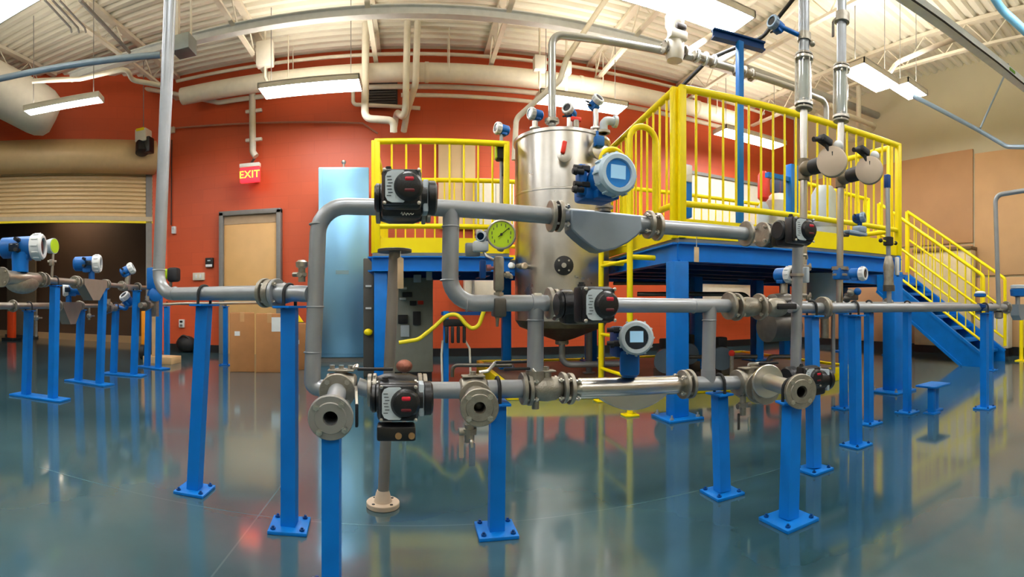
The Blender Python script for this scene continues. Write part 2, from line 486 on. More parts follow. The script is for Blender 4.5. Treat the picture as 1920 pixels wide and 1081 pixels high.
# wooden door in its grey frame
dxa, dxb = on_y(421, 600, WY - .04).x, on_y(520, 600, WY - .04).x
dtop = on_y(470, 402, WY - .04).z
d1 = struct('door_1', MB().box(((dxa + dxb) / 2, WY - .03, (dtop - .14) / 2), (dxb - dxa, .05, dtop - .14), bev=.004), DOORWOOD)
fr = MB()
for x in (dxa - .035, dxb + .035): fr.box((x, WY - .05, (dtop + .05) / 2), (.07, .12, dtop + .05), bev=.005)
fr.box(((dxa + dxb) / 2, WY - .05, dtop + .03), (dxb - dxa + .14, .12, .07), bev=.005)
struct('door_frame', fr, GREY, d1)
struct('door_transom', MB().box(((dxa + dxb) / 2, WY - .035, dtop - .07), (dxb - dxa, .05, .14)), mat('transom_wood', (176, 148, 116), .5), d1)
hd = MB().cyl((dxb - .09, WY - .055, 1.0), (dxb - .09, WY - .1, 1.0), .02).tube([(dxb - .09, WY - .1, 1.0), (dxb - .2, WY - .1, 1.0)], .009)
struct('door_handle', hd, STAINLESS, d1)

# ------------------------------------------------------------------ roll-up door
def onS(px, py, off=0.0):
    a = K + SN * off; b = a + SL
    return on_line(px, py, ((a.x, a.y), (b.x, b.y)))
RU = thing('rollup_door', 'beige roll-up shutter half raised over the dark bay opening', 'roll-up door', K + SL * 2.5 + V((0, 0, 2.1)))
zc0 = 2.13
cur = MB(); nsl = 12; hz = (2.95 - zc0) / nsl
pr = []
for i in range(nsl):
    z = zc0 + .06 + i * hz
    pr += [(.0, z), (.018, z + hz * .25), (.018, z + hz * .7), (.002, z + hz * .97)]
def slant_sweep(mb, prof, t0, t1):
    a, b = K + SL * t0, K + SL * t1; m_ = len(prof)
    mb.add([a + SN * o + V((0, 0, z)) for o, z in prof] + [b + SN * o + V((0, 0, z)) for o, z in prof], [(i, i + 1, m_ + i + 1, m_ + i) for i in range(m_ - 1)])
    return mb
SHUT = mat('beige_shutter', (206, 176, 128), 0.45, metal=0.1, var=.04)
slant_sweep(cur, [(-.02, zc0 + .06)] + pr + [(-.02, 2.97), (-.02, zc0 + .06)], DO0 - .03, DO1)
obj('curtain', cur, SHUT, RU)
slant_sweep(bb := MB(), [(-.03, zc0), (.035, zc0), (.035, zc0 + .07), (-.03, zc0 + .07), (-.03, zc0)], DO0 - .03, DO1)
obj('bottom_bar', bb, mat('grey_beige_bar', (190, 172, 140), .5), RU)
slant_sweep(yb := MB(), [(-.02, zc0 - .035), (.03, zc0 - .035), (.03, zc0), (-.02, zc0), (-.02, zc0 - .035)], DO0 - .03, DO1)
obj('safety_edge', yb, YELLOW, RU)
hp = [(.0, 2.9), (.1, 2.88)] + [(.22 + .22 * math.sin(a), 3.13 - .25 * math.cos(a)) for a in [PI * k / 12 for k in range(0, 13)]] + [(.0, 3.38), (0, 2.9)]
slant_sweep(hb := MB(), hp, DO0 - .05, DO1)
obj('hood', hb, SHUT, RU)
gp = MB().slab(*slant_box(DO0 - .02, DO0 + .08, 0, 2.9, -.03)); obj('guide_rail', gp, GREY, RU)
mp = onS(269, 268, .55)
OP = thing('door_operator', 'white and black shutter motor hung above the roll-up door end', 'door motor', mp - V((0, 0, .25)))
obj('gearbox', MB().box(mp + V((0, 0, .1)), (.2, .2, .2), bev=.02), WHITE, OP)
obj('motor', MB().lathe([(-.16, .05), (-.15, .09), (.05, .1), (.06, .05)], mp + V((.0, -.05, -.12)), (.2, -.3, -1), 18).box(mp + V((.08, 0, -.05)), (.14, .16, .24), bev=.02), BLACK, OP)
obj('yellow_label', MB().box(mp + V((0, -.1, .18)), (.14, .012, .04)), YELLOW, OP)
obj('hanger_wire', MB().cyl(mp + V((0, 0, .19)), mp + V((0, 0, CZ - mp.z)), .006, seg=8), GREY, OP)

# ================================================================== LUMINAIRES
def luminaire(x, y, z, L, wdt, label, rot=0.0, up=True, glow=None, cz=CZ):
    M = Mx.Translation((x, y, z)) @ Mx.Rotation(rot, 4, 'Z')
    t = thing('pendant_luminaire', label, 'ceiling light', M, 'pendant fluorescent luminaires')
    h = MB(M).box((0, 0, .065), (L, wdt, .025), bev=.006)
    for s in (-1, 1): h.box((0, s * (wdt / 2 - .006), .035), (L, .012, .06)).box((s * (L / 2 - .006), 0, .035), (.012, wdt, .06))
    obj('housing', h, WHITE, t)
    d = MB(M).box((0, 0, .022), (L - .026, wdt - .026, .036), bev=.01)
    obj('diffuser', d, glow or GLOW, t)
    if up is not None: obj('uplight_lens', MB(M).box((0, 0, .081), (L - .06, wdt - .08, .006)), UPLIGHT if up else UPDIM, t)
    for s in (-1, 1):
        obj('suspension_cable', MB(M).cyl((s * L * .4, 0, .075), (s * L * .4, 0, cz - z), .005, seg=6), GREY, t)
    return t
LZ = 3.42
for px, py, z, L, wd, lab in (
    (582, 167, LZ, 1.26, .28, 'long glowing luminaire above the cardboard boxes and wooden door'),
    (1090, 196, LZ, 1.22, .28, 'glowing luminaire seen directly behind the tank top instruments'),
    (1408, 262, LZ, 1.25, .28, 'glowing luminaire seen through the yellow railing bars'),
    (1290, 12, LZ, 1.22, .34, 'glowing luminaire cropped by the frame top over the blue T post'),
    (1632, 148, LZ, .72, .3, 'glowing luminaire by the beige wall, first of the end to end two'),
    (1703, 172, LZ, .46, .22, 'shorter glowing luminaire continuing the one by the beige wall'),
    (12, 6, LZ, 1.2, .3, 'glowing luminaire cropped by the picture corner over the duct')):
    p = on_z(px, py, z)
    luminaire(p.x, p.y, z, L, wd + .08, lab, up=p.y < 4.6)
luminaire(-4.05, 4.81, 3.25, 1.04, .2, 'slender tilted luminaire in front of the white elbow duct', rot=.27, up=False)
# the rest of the grid, over and behind the camera
for i, (x, y) in enumerate(((-.4, 3.3), (-3.2, .6), (-.4, .6), (2.4, .8), (5.0, .8), (-6.2, .8), (-3.2, -2.2), (-.2, -2.2), (2.8, -2.2), (5.4, -2.2))):
    luminaire(x, y, LZ, 1.25, .28, 'one of the overhead luminaires out of shot above the camera')

luminaire(-6.6, 7.95, 2.86, 1.2, .2, 'added fill luminaire out of shot, brightening the bay behind the shutter', up=None, glow=mat('added_bay_fill', (255, 236, 210), .5, var=0, emit=15), cz=3.2)  # added lamp, never in view, put in to lift the dark bay
# ================================================================== CEILING STEEL, DUCTS, CONDUITS
JX = (-6.9, -5.3, -3.7, -2.1, -.5, 1.1, 2.7, 4.3, 5.9)
for i, x in enumerate(JX):
    y0, y1 = -4.75, WY - .01
    if x < K.x: y1 = WY + (x - K.x) * .7908 - .1
    t = thing('bar_joist', 'cream open-web roof joist', 'roof joist', (x, (y0 + y1) / 2, 4.12), 'cream roof joists')
    t['label'] = 'cream open-web roof joist spanning under the ribbed deck'
    obj('bottom_chord', MB().box((x, (y0 + y1) / 2, 4.12), (.06, y1 - y0, .035)), CREAM, t)
    obj('top_chord', MB().box((x, (y0 + y1) / 2, CZ - .03), (.09, y1 - y0, .05)), CREAM, t)
    wb = MB(); k = 0; yy = y0
    pts = []
    while yy < y1:
        pts.append((x, yy, 4.13 if k % 2 else CZ - .04)); yy += .32; k += 1
    wb.sweep(pts, .011, 6)
    obj('web_bracing', wb, CREAM, t)
def vert(q): return V((q.x, q.y, CZ - .004))
def beam(name, label, p0, p1, sz, m, cat='beam'):
    p0, p1 = V(p0), V(p1); L = (p1 - p0).length
    M = frame((p0 + p1) / 2, p1 - p0)
    wd, hh = sz; b = MB(M)
    b.box((0, 0, hh / 2 - .006), (L, wd, .012)).box((0, 0, -hh / 2 + .006), (L, wd, .012)).box((0, 0, 0), (L, .01, hh - .02))
    return single(name, b, m, label, cat)
beam('girder', 'pale grey horizontal steel girder crossing under the roof joists', (-4.6, 5.62, 4.06), (4.6, 5.62, 4.06), (.1, .11), mat('pale_grey_steel', (206, 208, 204), .5))
# round cream duct along the red wall
du = thing('round_duct', 'long cream round duct running along the top of the red wall', 'duct', (1.0, 6.85, 3.8))
obj('duct_run', MB().cyl((-3.4, 6.85, 3.945), (5.2, 6.85, 3.945), .125, seg=28), CREAM, du)
for x in (-2.0, .2, 2.4, 4.4):
    obj('duct_joint', MB().lathe([(-.03, .128), (-.02, .134), (.02, .134), (.03, .128)], (x, 6.85, 3.945), (1, 0, 0), 28), CREAM, du)
    obj('duct_strap', MB().tube([(x + .3, 6.71, CZ - .01), (x + .3, 6.71, 3.92), (x + .3, 6.85, 3.8), (x + .3, 6.99, 3.92), (x + .3, 6.99, CZ - .01)], .008, .08, 6), CREAM, du)
def pipe(name, label, pts, r, m, cat='pipe', bend=.08, group=None, seg=12):
    return single(name, MB().tube(pts, r, bend, seg), m, label, cat, group)
pipe('sprinkler_pipe', 'cream pipe running just under the round duct on the red wall', [on_y(238, 130, 7.0), on_y(243, 155, 7.05), on_y(262, 165, 7.1), (-2.9, 7.1, 3.86), (5.6, 7.1, 3.86)], .035, CREAM, bend=.2)
pipe('wall_conduit', 'thin cream conduit above the round duct near the roof deck', [(-3.6, 7.05, 4.3), (6.0, 7.05, 4.3)], .025, CREAM)
pipe('wall_pipe', 'thin cream pipe stretched level behind the tank top at the red wall', [on_y(752, 178, 7.0), on_y(1010, 192, 7.0) ], .028, CREAM)
# elbow pipe dropping to the exit sign
ep = thing('drop_pipe', 'cream drop pipe with two clamps above the exit sign', 'pipe', on_y(474, 290, 7.1))
obj('pipe', MB().tube([on_y(466, 158, 7.05), on_y(473, 175, 7.1), on_y(474, 285, 7.12), on_y(480, 293, 7.12)], .05, .08, 12), CREAM, ep)
for py in (208, 262): obj('clamp', MB().box(on_y(476, py, 7.12), (.26, .05, .05), bev=.01), WHITE, ep)
# three cream drops and the louvre by the left end of the deck
for px, y0, y1, lab, ex in ((757, 60, 246, 'tallest cream service drop pipe of three at the wall', 0), (738, 190, 246, 'short cream service drop pipe between two others at the wall', 0)):
    pipe('drop_pipe', lab, [vert(on_y(px + 26, y0 - 10, 6.6)), on_y(px + 22, (y0 + y1) / 2 + 5, 6.6), on_y(px + 6, y1 - 36, 6.95), on_y(px, y1, 7.15)], .045, CREAM, bend=.1)
pipe('drop_pipe', 'cream service pipe with square bend crossing the black louvre', [vert(on_y(686, 70, 6.6)), on_y(684, 222, 6.6), on_y(738, 226, 6.65), on_y(738, 248, 6.7)], .05, CREAM, bend=.09)
pipe('drop_pipe', 'thin cream pipe hooked level under the black louvre', [on_y(662, 168, 7.1), on_y(662, 196, 7.1), on_y(788, 203, 7.1)], .028, CREAM, bend=.06)
a, b = on_y(688, 154, 7.2), on_y(745, 198, 7.2)
lv = thing('louvre', 'dark louvre grille high on the red wall', 'vent', ((a.x + b.x) / 2, 7.2, b.z))
obj('louvre_frame', MB().box(((a.x + b.x) / 2, 7.25, (a.z + b.z) / 2), (b.x - a.x, .06, a.z - b.z)), mat('louvre_grey', (70, 62, 56), .6), lv)
ls = MB()
for k in range(9): ls.box(((a.x + b.x) / 2, 7.2, b.z + (a.z - b.z) * (k + .5) / 9), (b.x - a.x - .04, .06, .012), Mx.Rotation(.6, 3, 'X'))
obj('louvre_slats', ls, mat('louvre_slat', (92, 84, 76), .6), lv)
# cream diagonal conduits
pipe('conduit_drop', 'cream conduit slanting down from the roof to behind the tank', [(2.3, 5.4, CZ - .03), at(1062, 110, 5.3), at(1050, 150, 5.3), at(968, 222, 5.5), at(964, 300, 5.5)], .03, CREAM, bend=.1)
# white elbow duct in the upper corner
_e0, _e1 = at(-170, 90, 7.3), at(70, 205, 7.35); _ed = (_e1 - _e0).length
wd_ = MB().lathe([(0, .36), (_ed, .36), (_ed + .12, .345), (_ed + .24, .29), (_ed + .3, .2), (_ed + .31, 0)], _e0, _e1 - _e0, 40)
single('elbow_duct', wd_, WHITE, 'fat white elbow duct behind the luminaire above the shutter', 'duct')
# conduit to the grey junction box, upper corner
jb = on_z(345, 86, 3.4)
pipe('silver_conduit', 'silver conduit rising gently to the hanging grey junction box', [on_z(300, 103, 3.38) + (on_z(-20, 152, 3.35) - on_z(300, 103, 3.38)) * 2.2, on_z(300, 103, 3.38)], .035, CONDUIT)
pipe('bracket_conduit', 'cream conduit bundle below the silver conduit above the shutter', [on_z(60, 152, 3.6) , on_z(150, 148, 3.6), on_z(240, 128, 3.6), on_z(246, 150, 3.55), on_z(300, 160, 3.5)], .03, CREAM, bend=.1)
JB = thing('junction_box', 'hanging grey junction box with white strut beside the tall supply pipe', 'junction box', jb - V((0, 0, .12)))
obj('box', MB().box(jb, (.2, .2, .16), bev=.01), mat('zinc_grey', (140, 150, 152), .5, metal=.4), JB)
obj('strut', MB().box(jb + V((-.08, 0, .62)), (.05, .05, 1.1)), WHITE, JB)
obj('rod', MB().cyl(jb + V((.08, 0, .08)), jb + V((.08, 0, 1.1)), .012), WHITE, JB)
for px, py, sx, sy, lab in ((497, 102, 30, 44, 'white junction fitting above the long luminaire by the joist'), (1012, 120, 22, 26, 'white cluster fitting by the conduit left of the tank riser'), (1062, 128, 16, 22, 'small white box on the wall duct beside the tank riser')):
    p = on_y(px, py, 6.4); q = thing('conduit_fitting', lab.replace(' left of', ' next to'), 'fitting', p)
    obj('box', MB().box(p, (sx / 130, .12, sy / 130), bev=.02), WHITE, q)
    obj('rod', MB().cyl(p + V((0, 0, sy / 280)), (p.x, p.y, CZ), .015), CREAM, q)
    obj('stub_pipe', MB().tube([p - V((0, 0, .1)), p - V((0, 0, .3)), p - V((-.05, 0, .42))], .02, .05), CREAM, q)
# thin bundle of conduits crossing the ceiling corner
for k, dx in enumerate((0, 14, 27)):
    pipe('ceiling_conduit', 'thin grey ceiling conduit, one of three parallel above the duct corner', [on_z(84 + dx, 0, 4.0), on_z(132 + dx, 52, 4.0), on_z(134 + dx, 60, 4.02)], .012, GREY, bend=0, group='parallel thin ceiling conduits')
pipe('ceiling_conduit', 'single grey ceiling conduit slanting towards the junction box', [on_z(150, 0, 4.03), on_z(243, 98, 4.03)], .022, GREY, bend=0)
# cable tray and pale struts, upper corner by the beige wall
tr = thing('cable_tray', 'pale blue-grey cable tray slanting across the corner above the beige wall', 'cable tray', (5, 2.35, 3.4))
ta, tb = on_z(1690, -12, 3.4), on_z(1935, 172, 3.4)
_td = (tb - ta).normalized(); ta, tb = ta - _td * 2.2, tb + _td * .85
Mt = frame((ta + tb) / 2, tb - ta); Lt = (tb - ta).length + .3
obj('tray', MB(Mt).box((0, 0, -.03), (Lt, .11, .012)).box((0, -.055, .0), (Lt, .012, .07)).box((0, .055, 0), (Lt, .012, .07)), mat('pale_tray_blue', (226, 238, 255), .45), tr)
obj('cable', MB(Mt).tube([(-Lt / 2 + Lt * k / 12, -.066, -.042 - .006 * (k % 2)) for k in range(13)], .009, 0, 8), RUBBER, tr)
obj('green_tag', MB(Mt).box((Lt * .22, -.064, .0), (.12, .008, .03)), mat('green_tag', (110, 170, 70), .5), tr)
hx = on_z(1800, 70, 3.4)
pipe('tray_hanger', 'grey strut joining the cable tray to the roof trusses', [on_z(1808, 66, 3.4), on_z(1680, 118, 3.9), on_z(1666, 140, 3.6)], .028, WHITE, bend=.05)
pipe('blue_conduit', 'pale blue conduit bent level along the beige wall under the tray', [on_y(1712, 180, 3.3), on_y(1840, 247, 2.6), on_y(1888, 275, 2.3), on_y(1940, 276, 1.9), (WX - .06, 1.5, on_y(1940, 276, 1.9).z)], .028, CONDUIT, bend=.15)
pipe('conduit_tie', 'thin pale tie rod between the cable tray and blue conduit', [on_y(1838, 240, 2.6), on_y(1884, 140, 2.5), on_y(1890, 120, 2.5)], .013, CONDUIT, bend=0)
pipe('pale_blue_tube', 'curved pale blue tube at the extreme upper corner', [(2.5, 1.6, CZ - .02), at(1840, -40, 3.3), at(1880, 20, 3.4), at(1940, 75, 3.4)], .03, mat('pale_blue_tube', (130, 200, 235), .4), bend=.2)
pipe('grey_overhead_pipe', 'grey overhead pipe behind the sight glass columns near the corner wall', [on_y(1400, 130, 5.2), on_y(1497, 165, 5.2), on_y(1680, 230, 5.2)], .06, mat('overhead_grey', (160, 160, 152), .5))
for k, (xa, ya, xb, yb, lab) in enumerate(((1585, 215, 1650, 240, 'cream U-bent pipe above the landing, upper one'), (1560, 235, 1625, 258, 'cream U-bent pipe above the landing, lower one'))):
    pipe('bent_pipe', lab, [on_y(xa - 30, ya - 18, 4.8), on_y(xa, ya, 4.8), on_y(xb, yb, 4.8), on_y(xb - 40, yb + 8, 5.0), vert(on_y(xb - 40, yb + 8, 5.0))], .04, CREAM, bend=.12)
cc = thing('security_camera', 'small dark camera on a bracket high by the beige wall', 'camera', on_y(1688, 252, 5.0))
obj('bracket', MB().tube([on_y(1660, 252, 5.2), on_y(1684, 255, 5.0)], .02), WHITE, cc)
obj('camera_body', MB().lathe([(-.06, .03), (-.05, .05), (.05, .05), (.06, .03)], on_y(1690, 252, 5.0), (1, -.4, .3), 14), RUBBER, cc)

# ================================================================== THINGS ON THE RED WALL
es = on_y(469, 328, 7.0)
EX = thing('exit_sign', 'red EXIT sign above the wooden door', 'exit sign', es - V((0, 0, .14)))
obj('sign_box', MB().box(es, (.3, .06, .22), bev=.01), mat('exit_red', (230, 30, 40), .4, var=.03, emit=3.0), EX)
obj('top_housing', MB().box(es + V((0, 0, .14)), (.31, .09, .06), bev=.008), WHITE, EX)
fc = bpy.data.curves.new('exit_lettering', 'FONT'); fc.body = 'EXIT'; fc.size = .15; fc.extrude = .004; fc.align_x = 'CENTER'; fc.align_y = 'CENTER'; fc.space_character = 1.05
fc.materials.append(mat('exit_letters', (255, 206, 60), .4, var=.02, emit=1.8))
_tmp = bpy.data.objects.new('lettering_curve', fc); COL.objects.link(_tmp); bpy.context.view_layer.update()
_me = bpy.data.meshes.new_from_object(_tmp.evaluated_get(bpy.context.evaluated_depsgraph_get()))
bpy.data.objects.remove(_tmp); bpy.data.curves.remove(fc)
fo = bpy.data.objects.new('exit_lettering', _me); COL.objects.link(fo); fo.parent = EX
fo.matrix_local = WM[EX.name].inverted() @ (Mx.Translation(es + V((0, -.034, 0))) @ Mx.Rotation(PI / 2, 4, 'X'))
obj('hanger', MB().cyl(es + V((0, .03, .17)), es + V((0, .2, .3)), .02), DARKSTEEL, EX)
obj('canopy_mount', MB().box(es + V((0, .16, .02)), (.12, .27, .12)), GREY, EX)
def wallbox(name, px, py, w_, h_, m, label, cat, extra=None, dep=.05):
    p = on_y(px, py, WY - dep / 2)
    t = thing(name, label, cat, p - V((0, 0, h_ / 2)))
    obj('plate', MB().box(p, (w_, dep, h_), bev=.006), m, t)
    if extra:
        for (dx, dz, ww, hh, mm, nm) in extra: obj(nm, MB().box(p + V((dx, -dep / 2 - .004, dz)), (ww, .012, hh), bev=.003), mm, t)
    return t
wallbox('card_reader', 393, 492, .13, .15, RUBBER, 'black and white card reader beside the wooden door', 'card reader', [(0, -.05, .11, .04, WHITECAST, 'reader_plate'), (0, .03, .05, .02, GREYCAST, 'indicator')])
wallbox('switch_plate', 373, 518, .2, .12, CREAM, 'cream light switch plate under the card reader', 'switch', [(-.04, 0, .03, .06, WHITECAST, 'rocker'), (.04, 0, .03, .06, WHITECAST, 'rocker')])
wallbox('door_sensor', 326, 431, .07, .12, WHITECAST, 'small white sensor box beside the shutter guide on red wall', 'sensor', [(0, .02, .03, .03, GREYCAST, 'lens')])
wallbox('wall_socket', 341, 606, .09, .13, WHITECAST, 'white wall socket low on the red wall above the black bag', 'socket', [(0, .03, .05, .035, RUBBER, 'outlet'), (0, -.03, .05, .035, GREY, 'outlet')])
wallbox('conduit_box', 322, 244, .11, .1, CREAM, 'little cream conduit box high beside the tall supply pipe', 'junction box', [(0, 0, .05, .05, WHITE, 'cover')])
pipe('wall_conduit', 'thin conduit running level on the red wall behind the exit sign', [on_y(330, 240, 7.24), on_y(470, 231, 7.24), on_y(680, 231, 7.24), on_y(708, 250, 7.24)], .014, mat('red_conduit', (176, 120, 96), .5), bend=0)
pipe('sensor_cable', 'dark vertical cable on the red wall above the sensor box', [on_y(322, 262, 7.27), on_y(321, 422, 7.27)], .009, RUBBER, bend=0)
bp_ = on_y(856, 340, 7.2)
pl = thing('plywood_board', 'tall pale plywood board fixed to the red wall behind the railing', 'board', (bp_.x, 7.25, 1.9))
a, b = on_y(822, 262, 7.25), on_y(891, 430, 7.25)
obj('board', MB().box(((a.x + b.x) / 2, 7.25, (a.z + b.z) / 2), (b.x - a.x, .04, a.z - b.z)), mat('pale_plywood', (226, 196, 150), .6, var=.06, scale=3), pl)
for f in (.33, .66): obj('batten', MB().box((a.x + (b.x - a.x) * f, 7.225, (a.z + b.z) / 2), (.02, .02, a.z - b.z)), mat('batten_%d' % (f * 10), (206, 176, 130), .6), pl)
a, b = on_y(892, 336, 7.2), on_y(962, 440, 7.2)
ca, cb_ = on_y(1292, 308, 7.25), on_y(1428, 308, 7.25)
wbd = thing('wall_board', 'wide cream board on the red wall behind the hoist post', 'board', ((ca.x + cb_.x) / 2, 7.25, 1.3))
obj('board', MB().box(((ca.x + cb_.x) / 2, 7.27, 2.15), (cb_.x - ca.x, .05, 1.7)), CREAM, wbd)
obj('top_trim', MB().box(((ca.x + cb_.x) / 2, 7.25, 3.02), (cb_.x - ca.x + .04, .08, .05)), GREY, wbd)
wc = thing('wall_cabinet', 'white wall cabinet beside the plywood board on the red wall', 'cabinet', ((a.x + b.x) / 2, 7.15, b.z))
obj('body', MB().box(((a.x + b.x) / 2, 7.2, (a.z + b.z) / 2), (b.x - a.x, .18, a.z - b.z), bev=.01), WHITE, wc)
for s in (.27, .73): obj('door', MB().box((a.x + (b.x - a.x) * s, 7.1, (a.z + b.z) / 2), ((b.x - a.x) * .45, .02, (a.z - b.z) * .92), bev=.004), CREAM, wc)
a, b = on_y(870, 509, 7.15), on_y(931, 567, 7.15)
wb_ = thing('wall_enclosure', 'cream wall enclosure behind the gauge with dark conduit', 'enclosure', ((a.x + b.x) / 2, 7.15, b.z))
obj('body', MB().box(((a.x + b.x) / 2, 7.18, (a.z + b.z) / 2), (b.x - a.x, .2, a.z - b.z), bev=.01), CREAM, wb_)
obj('conduit', MB().tube([(a.x + .06, 7.05, a.z - .08), (a.x + .12, 7.05, a.z - .12), (a.x + .12, 7.05, b.z)], .02, .04), GREY, wb_)
a, b = on_y(1298, 530, 7.2), on_y(1402, 566, 7.2)
wl = thing('wall_panel_box', 'low cream cabinet on the red wall under the platform', 'cabinet', ((a.x + b.x) / 2, 7.15, b.z))
obj('body', MB().box(((a.x + b.x) / 2, 7.2, (a.z + b.z) / 2), (b.x - a.x, .16, a.z - b.z), bev=.01), CREAM, wl)
obj('lid', MB().box(((a.x + b.x) / 2, 7.19, a.z + .02), (b.x - a.x + .04, .2, .03), bev=.006), WHITE, wl)
# cream door panel on the beige wall behind the stair
ya, yb_ = yat(1832), yat(1728)
dp = thing('storage_cabinet', 'tall cream cabinet against the beige wall behind the stair', 'cabinet', (WX - .1, (ya + yb_) / 2, 0))
zt = on_x(1800, 468, WX - .2).z
obj('body', MB().box((WX - .135, (ya + yb_) / 2, (zt + .12) / 2), (.18, yb_ - ya, zt - .12), bev=.008), mat('cabinet_cream', (228, 208, 164), .6), dp)
obj('top_trim', MB().box((WX - .145, (ya + yb_) / 2, zt + .02), (.22, yb_ - ya + .04, .05), bev=.006), mat('trim_brown', (120, 96, 64), .6), dp)
obj('plinth', MB().box((WX - .13, (ya + yb_) / 2, .06), (.17, yb_ - ya, .12)), BASEBLACK, dp)
yc, yd = yat(1900), yat(1838)
d2 = thing('low_cabinet', 'low cream cabinet against the beige wall past the stair foot', 'cabinet', (WX - .1, (yc + yd) / 2, 0))
obj('body', MB().box((WX - .13, (yc + yd) / 2, .38), (.18, yd - yc, .52), bev=.008), CREAM, d2)
obj('top_trim', MB().box((WX - .145, (yc + yd) / 2, .665), (.22, yd - yc + .04, .05), bev=.006), mat('trim_dark', (80, 70, 56), .6), d2)
obj('plinth', MB().box((WX - .12, (yc + yd) / 2, .06), (.16, yd - yc, .12)), BASEBLACK, d2)

# ================================================================== BAY CONTENTS, CARTONS, TIMBER
a = ground(22, 637)
cb = thing('orange_barrier', 'small orange barrier block on the bay floor', 'barrier', a)
obj('panel', MB().box(a + V((0, 0, .33)), (.2, .1, .58), bev=.02), ORANGE, cb)
obj('foot', MB().box(a + V((0, 0, .025)), (.34, .3, .05), bev=.01), RUBBER, cb)
tp = thing('standing_panel', 'pale upright panel standing inside the dark bay', 'panel', on_y(40, 600, 8.3))
a = on_y(40, 500, 8.36); a.z = 0
obj('sheet', MB().box(a + V((0, 0, 1.15)), (.95, .05, 2.2), bev=.01), mat('panel_tan_grey', (142, 122, 98), .6), tp)
obj('foot', MB().box(a + V((0, 0, .025)), (1.0, .12, .05)), DARKSTEEL, tp)
for px, py, lab in ((45, 628, 'dark rubber tyre stop on the bay floor beside the orange block'), (83, 632, 'dark rubber wedge on the bay floor between blue posts')):
    p = ground(px, py); q = thing('floor_wedge', lab, 'wedge', p)
    obj('body', MB().ball(p + V((0, 0, .1)), .2, 1.0, .7, .5), RUBBER, q)
    obj('strap', MB().tube([p + V((-.12, -.1, .14)), p + V((0, -.13, .2)), p + V((.12, -.1, .14))], .012, .05), GREY, q)
p = ground(348, 660)
bg = thing('round_bag', 'round black bag slumped on the floor against the red wall', 'bag', p)
obj('bag_body', MB().ball(p + V((0, .02, .13)), .17, 1, .85, .8), RUBBER, bg)
obj('bag_strap', MB().tube([p + V((-.09, -.05, .22)), p + V((0, -.08, .29)), p + V((.09, -.05, .22))], .012, .06), mat('bag_strap', (48, 46, 46), .6), bg)
def carton(px0, px1, pyb, pyt, dep, label, labels=(), rz=0.0):
    a, b = ground(px0, pyb), ground(px1, pyb); c = (a + b) / 2
    wd = (b - a).length; d = math.hypot(c.x, c.y); h = (pyb - pyt) / F * d
    ang = math.atan2(b.y - a.y, b.x - a.x) + rz
    M = Mx.Translation(c) @ Mx.Rotation(ang, 4, 'Z') @ Mx.Translation((0, dep / 2, 0))
    t = thing('cardboard_box', label, 'box', M, 'cardboard boxes by the wooden door')
    obj('carton', MB(M).box((0, 0, h / 2), (wd, dep, h), bev=.006), CARD, t)
    obj('packing_tape', MB(M).box((0, 0, h + .001), (.05, dep * 1.002, .003)).box((0, -dep / 2 - .0015, h - .05), (.05, .003, .1)), mat('packing_tape_%d' % px0, (196, 150, 100), .35), t)
    for (u, v_, ww, hh) in labels: obj('paper_label', MB(M).box((u * wd, -dep / 2 - .002, v_ * h), (ww, .003, hh)), WHITECAST, t)
    return t
carton(431, 477, 697, 586, .3, 'plain brown carton beside the blue pipe stand, lower label', [(-.2, .65, .06, .05)])
carton(480, 530, 698, 588, .3, 'brown carton with large white shipping label, middle of three', [(.25, .82, .1, .16)])
carton(532, 574, 693, 606, .3, 'brown carton mostly hidden behind the blue post by the steel cabinet', [(.1, .6, .05, .05)])
p = ground(297, 681)
ts = thing('timber_stand', 'pine timber T-stand on a pine base beside blue posts', 'stand', p)
obj('base_board', MB().box(p + V((0, .1, .045)), (.42, .28, .09), bev=.004), WOOD, ts)
p2 = at(285, 690, math.hypot(p.x, p.y)); obj('upright', MB().box(V((p2.x, p2.y + .1, .36)), (.08, .08, .54), bev=.004), WOOD, ts)
p = ground(270, 672)
pj = thing('hand_truck', 'orange and black hand truck frame standing behind blue posts', 'hand truck', p)
obj('frame', MB().box(p + V((0, 0, .42)), (.06, .06, .5), bev=.01), mat('amber_paint', (240, 150, 20), .5), pj)
obj('wheel', MB().lathe([(-.03, .03), (-.03, .1), (.03, .1), (.03, .03)], p + V((0, -.03, .1)), (1, 0.3, 0), 18), RUBBER, pj)
obj('hub', MB().lathe([(-.035, .0), (-.035, .045), (.035, .045), (.035, 0)], p + V((0, -.03, .1)), (1, 0.3, 0), 14), ORANGE, pj)
obj('backplate', MB().box(p + V((.06, .05, .4)), (.05, .03, .72)), RUBBER, pj)

# ================================================================== TALL STAINLESS CABINET, MOTOR CONTROL CABINET
a, b = at(597, 672, 6.6), at(692, 672, 6.6); ztop = at(645, 313, 6.6).z
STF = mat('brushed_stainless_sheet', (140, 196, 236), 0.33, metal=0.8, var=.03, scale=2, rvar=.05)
tc_ = thing('stainless_cabinet', 'tall brushed stainless cabinet beside the yellow railing end', 'cabinet', (((a + b) / 2).x, ((a + b) / 2).y + .25, 0))
ang = math.atan2(b.y - a.y, b.x - a.x); Wd = (b - a).length
Mc = Mx.Translation(V((((a + b) / 2).x, ((a + b) / 2).y, 0))) @ Mx.Rotation(ang, 4, 'Z')
obj('body', MB(Mc).box((0, .25, ztop / 2 + .03), (Wd, .5, ztop - .06), bev=.015), STF, tc_)
obj('plinth', MB(Mc).box((0, .25, .03), (Wd - .04, .46, .06)), GREY, tc_)
obj('door', MB(Mc).box((.02, -.012, ztop / 2 + .04), (Wd - .06, .025, ztop - .14), bev=.006), STF, tc_)
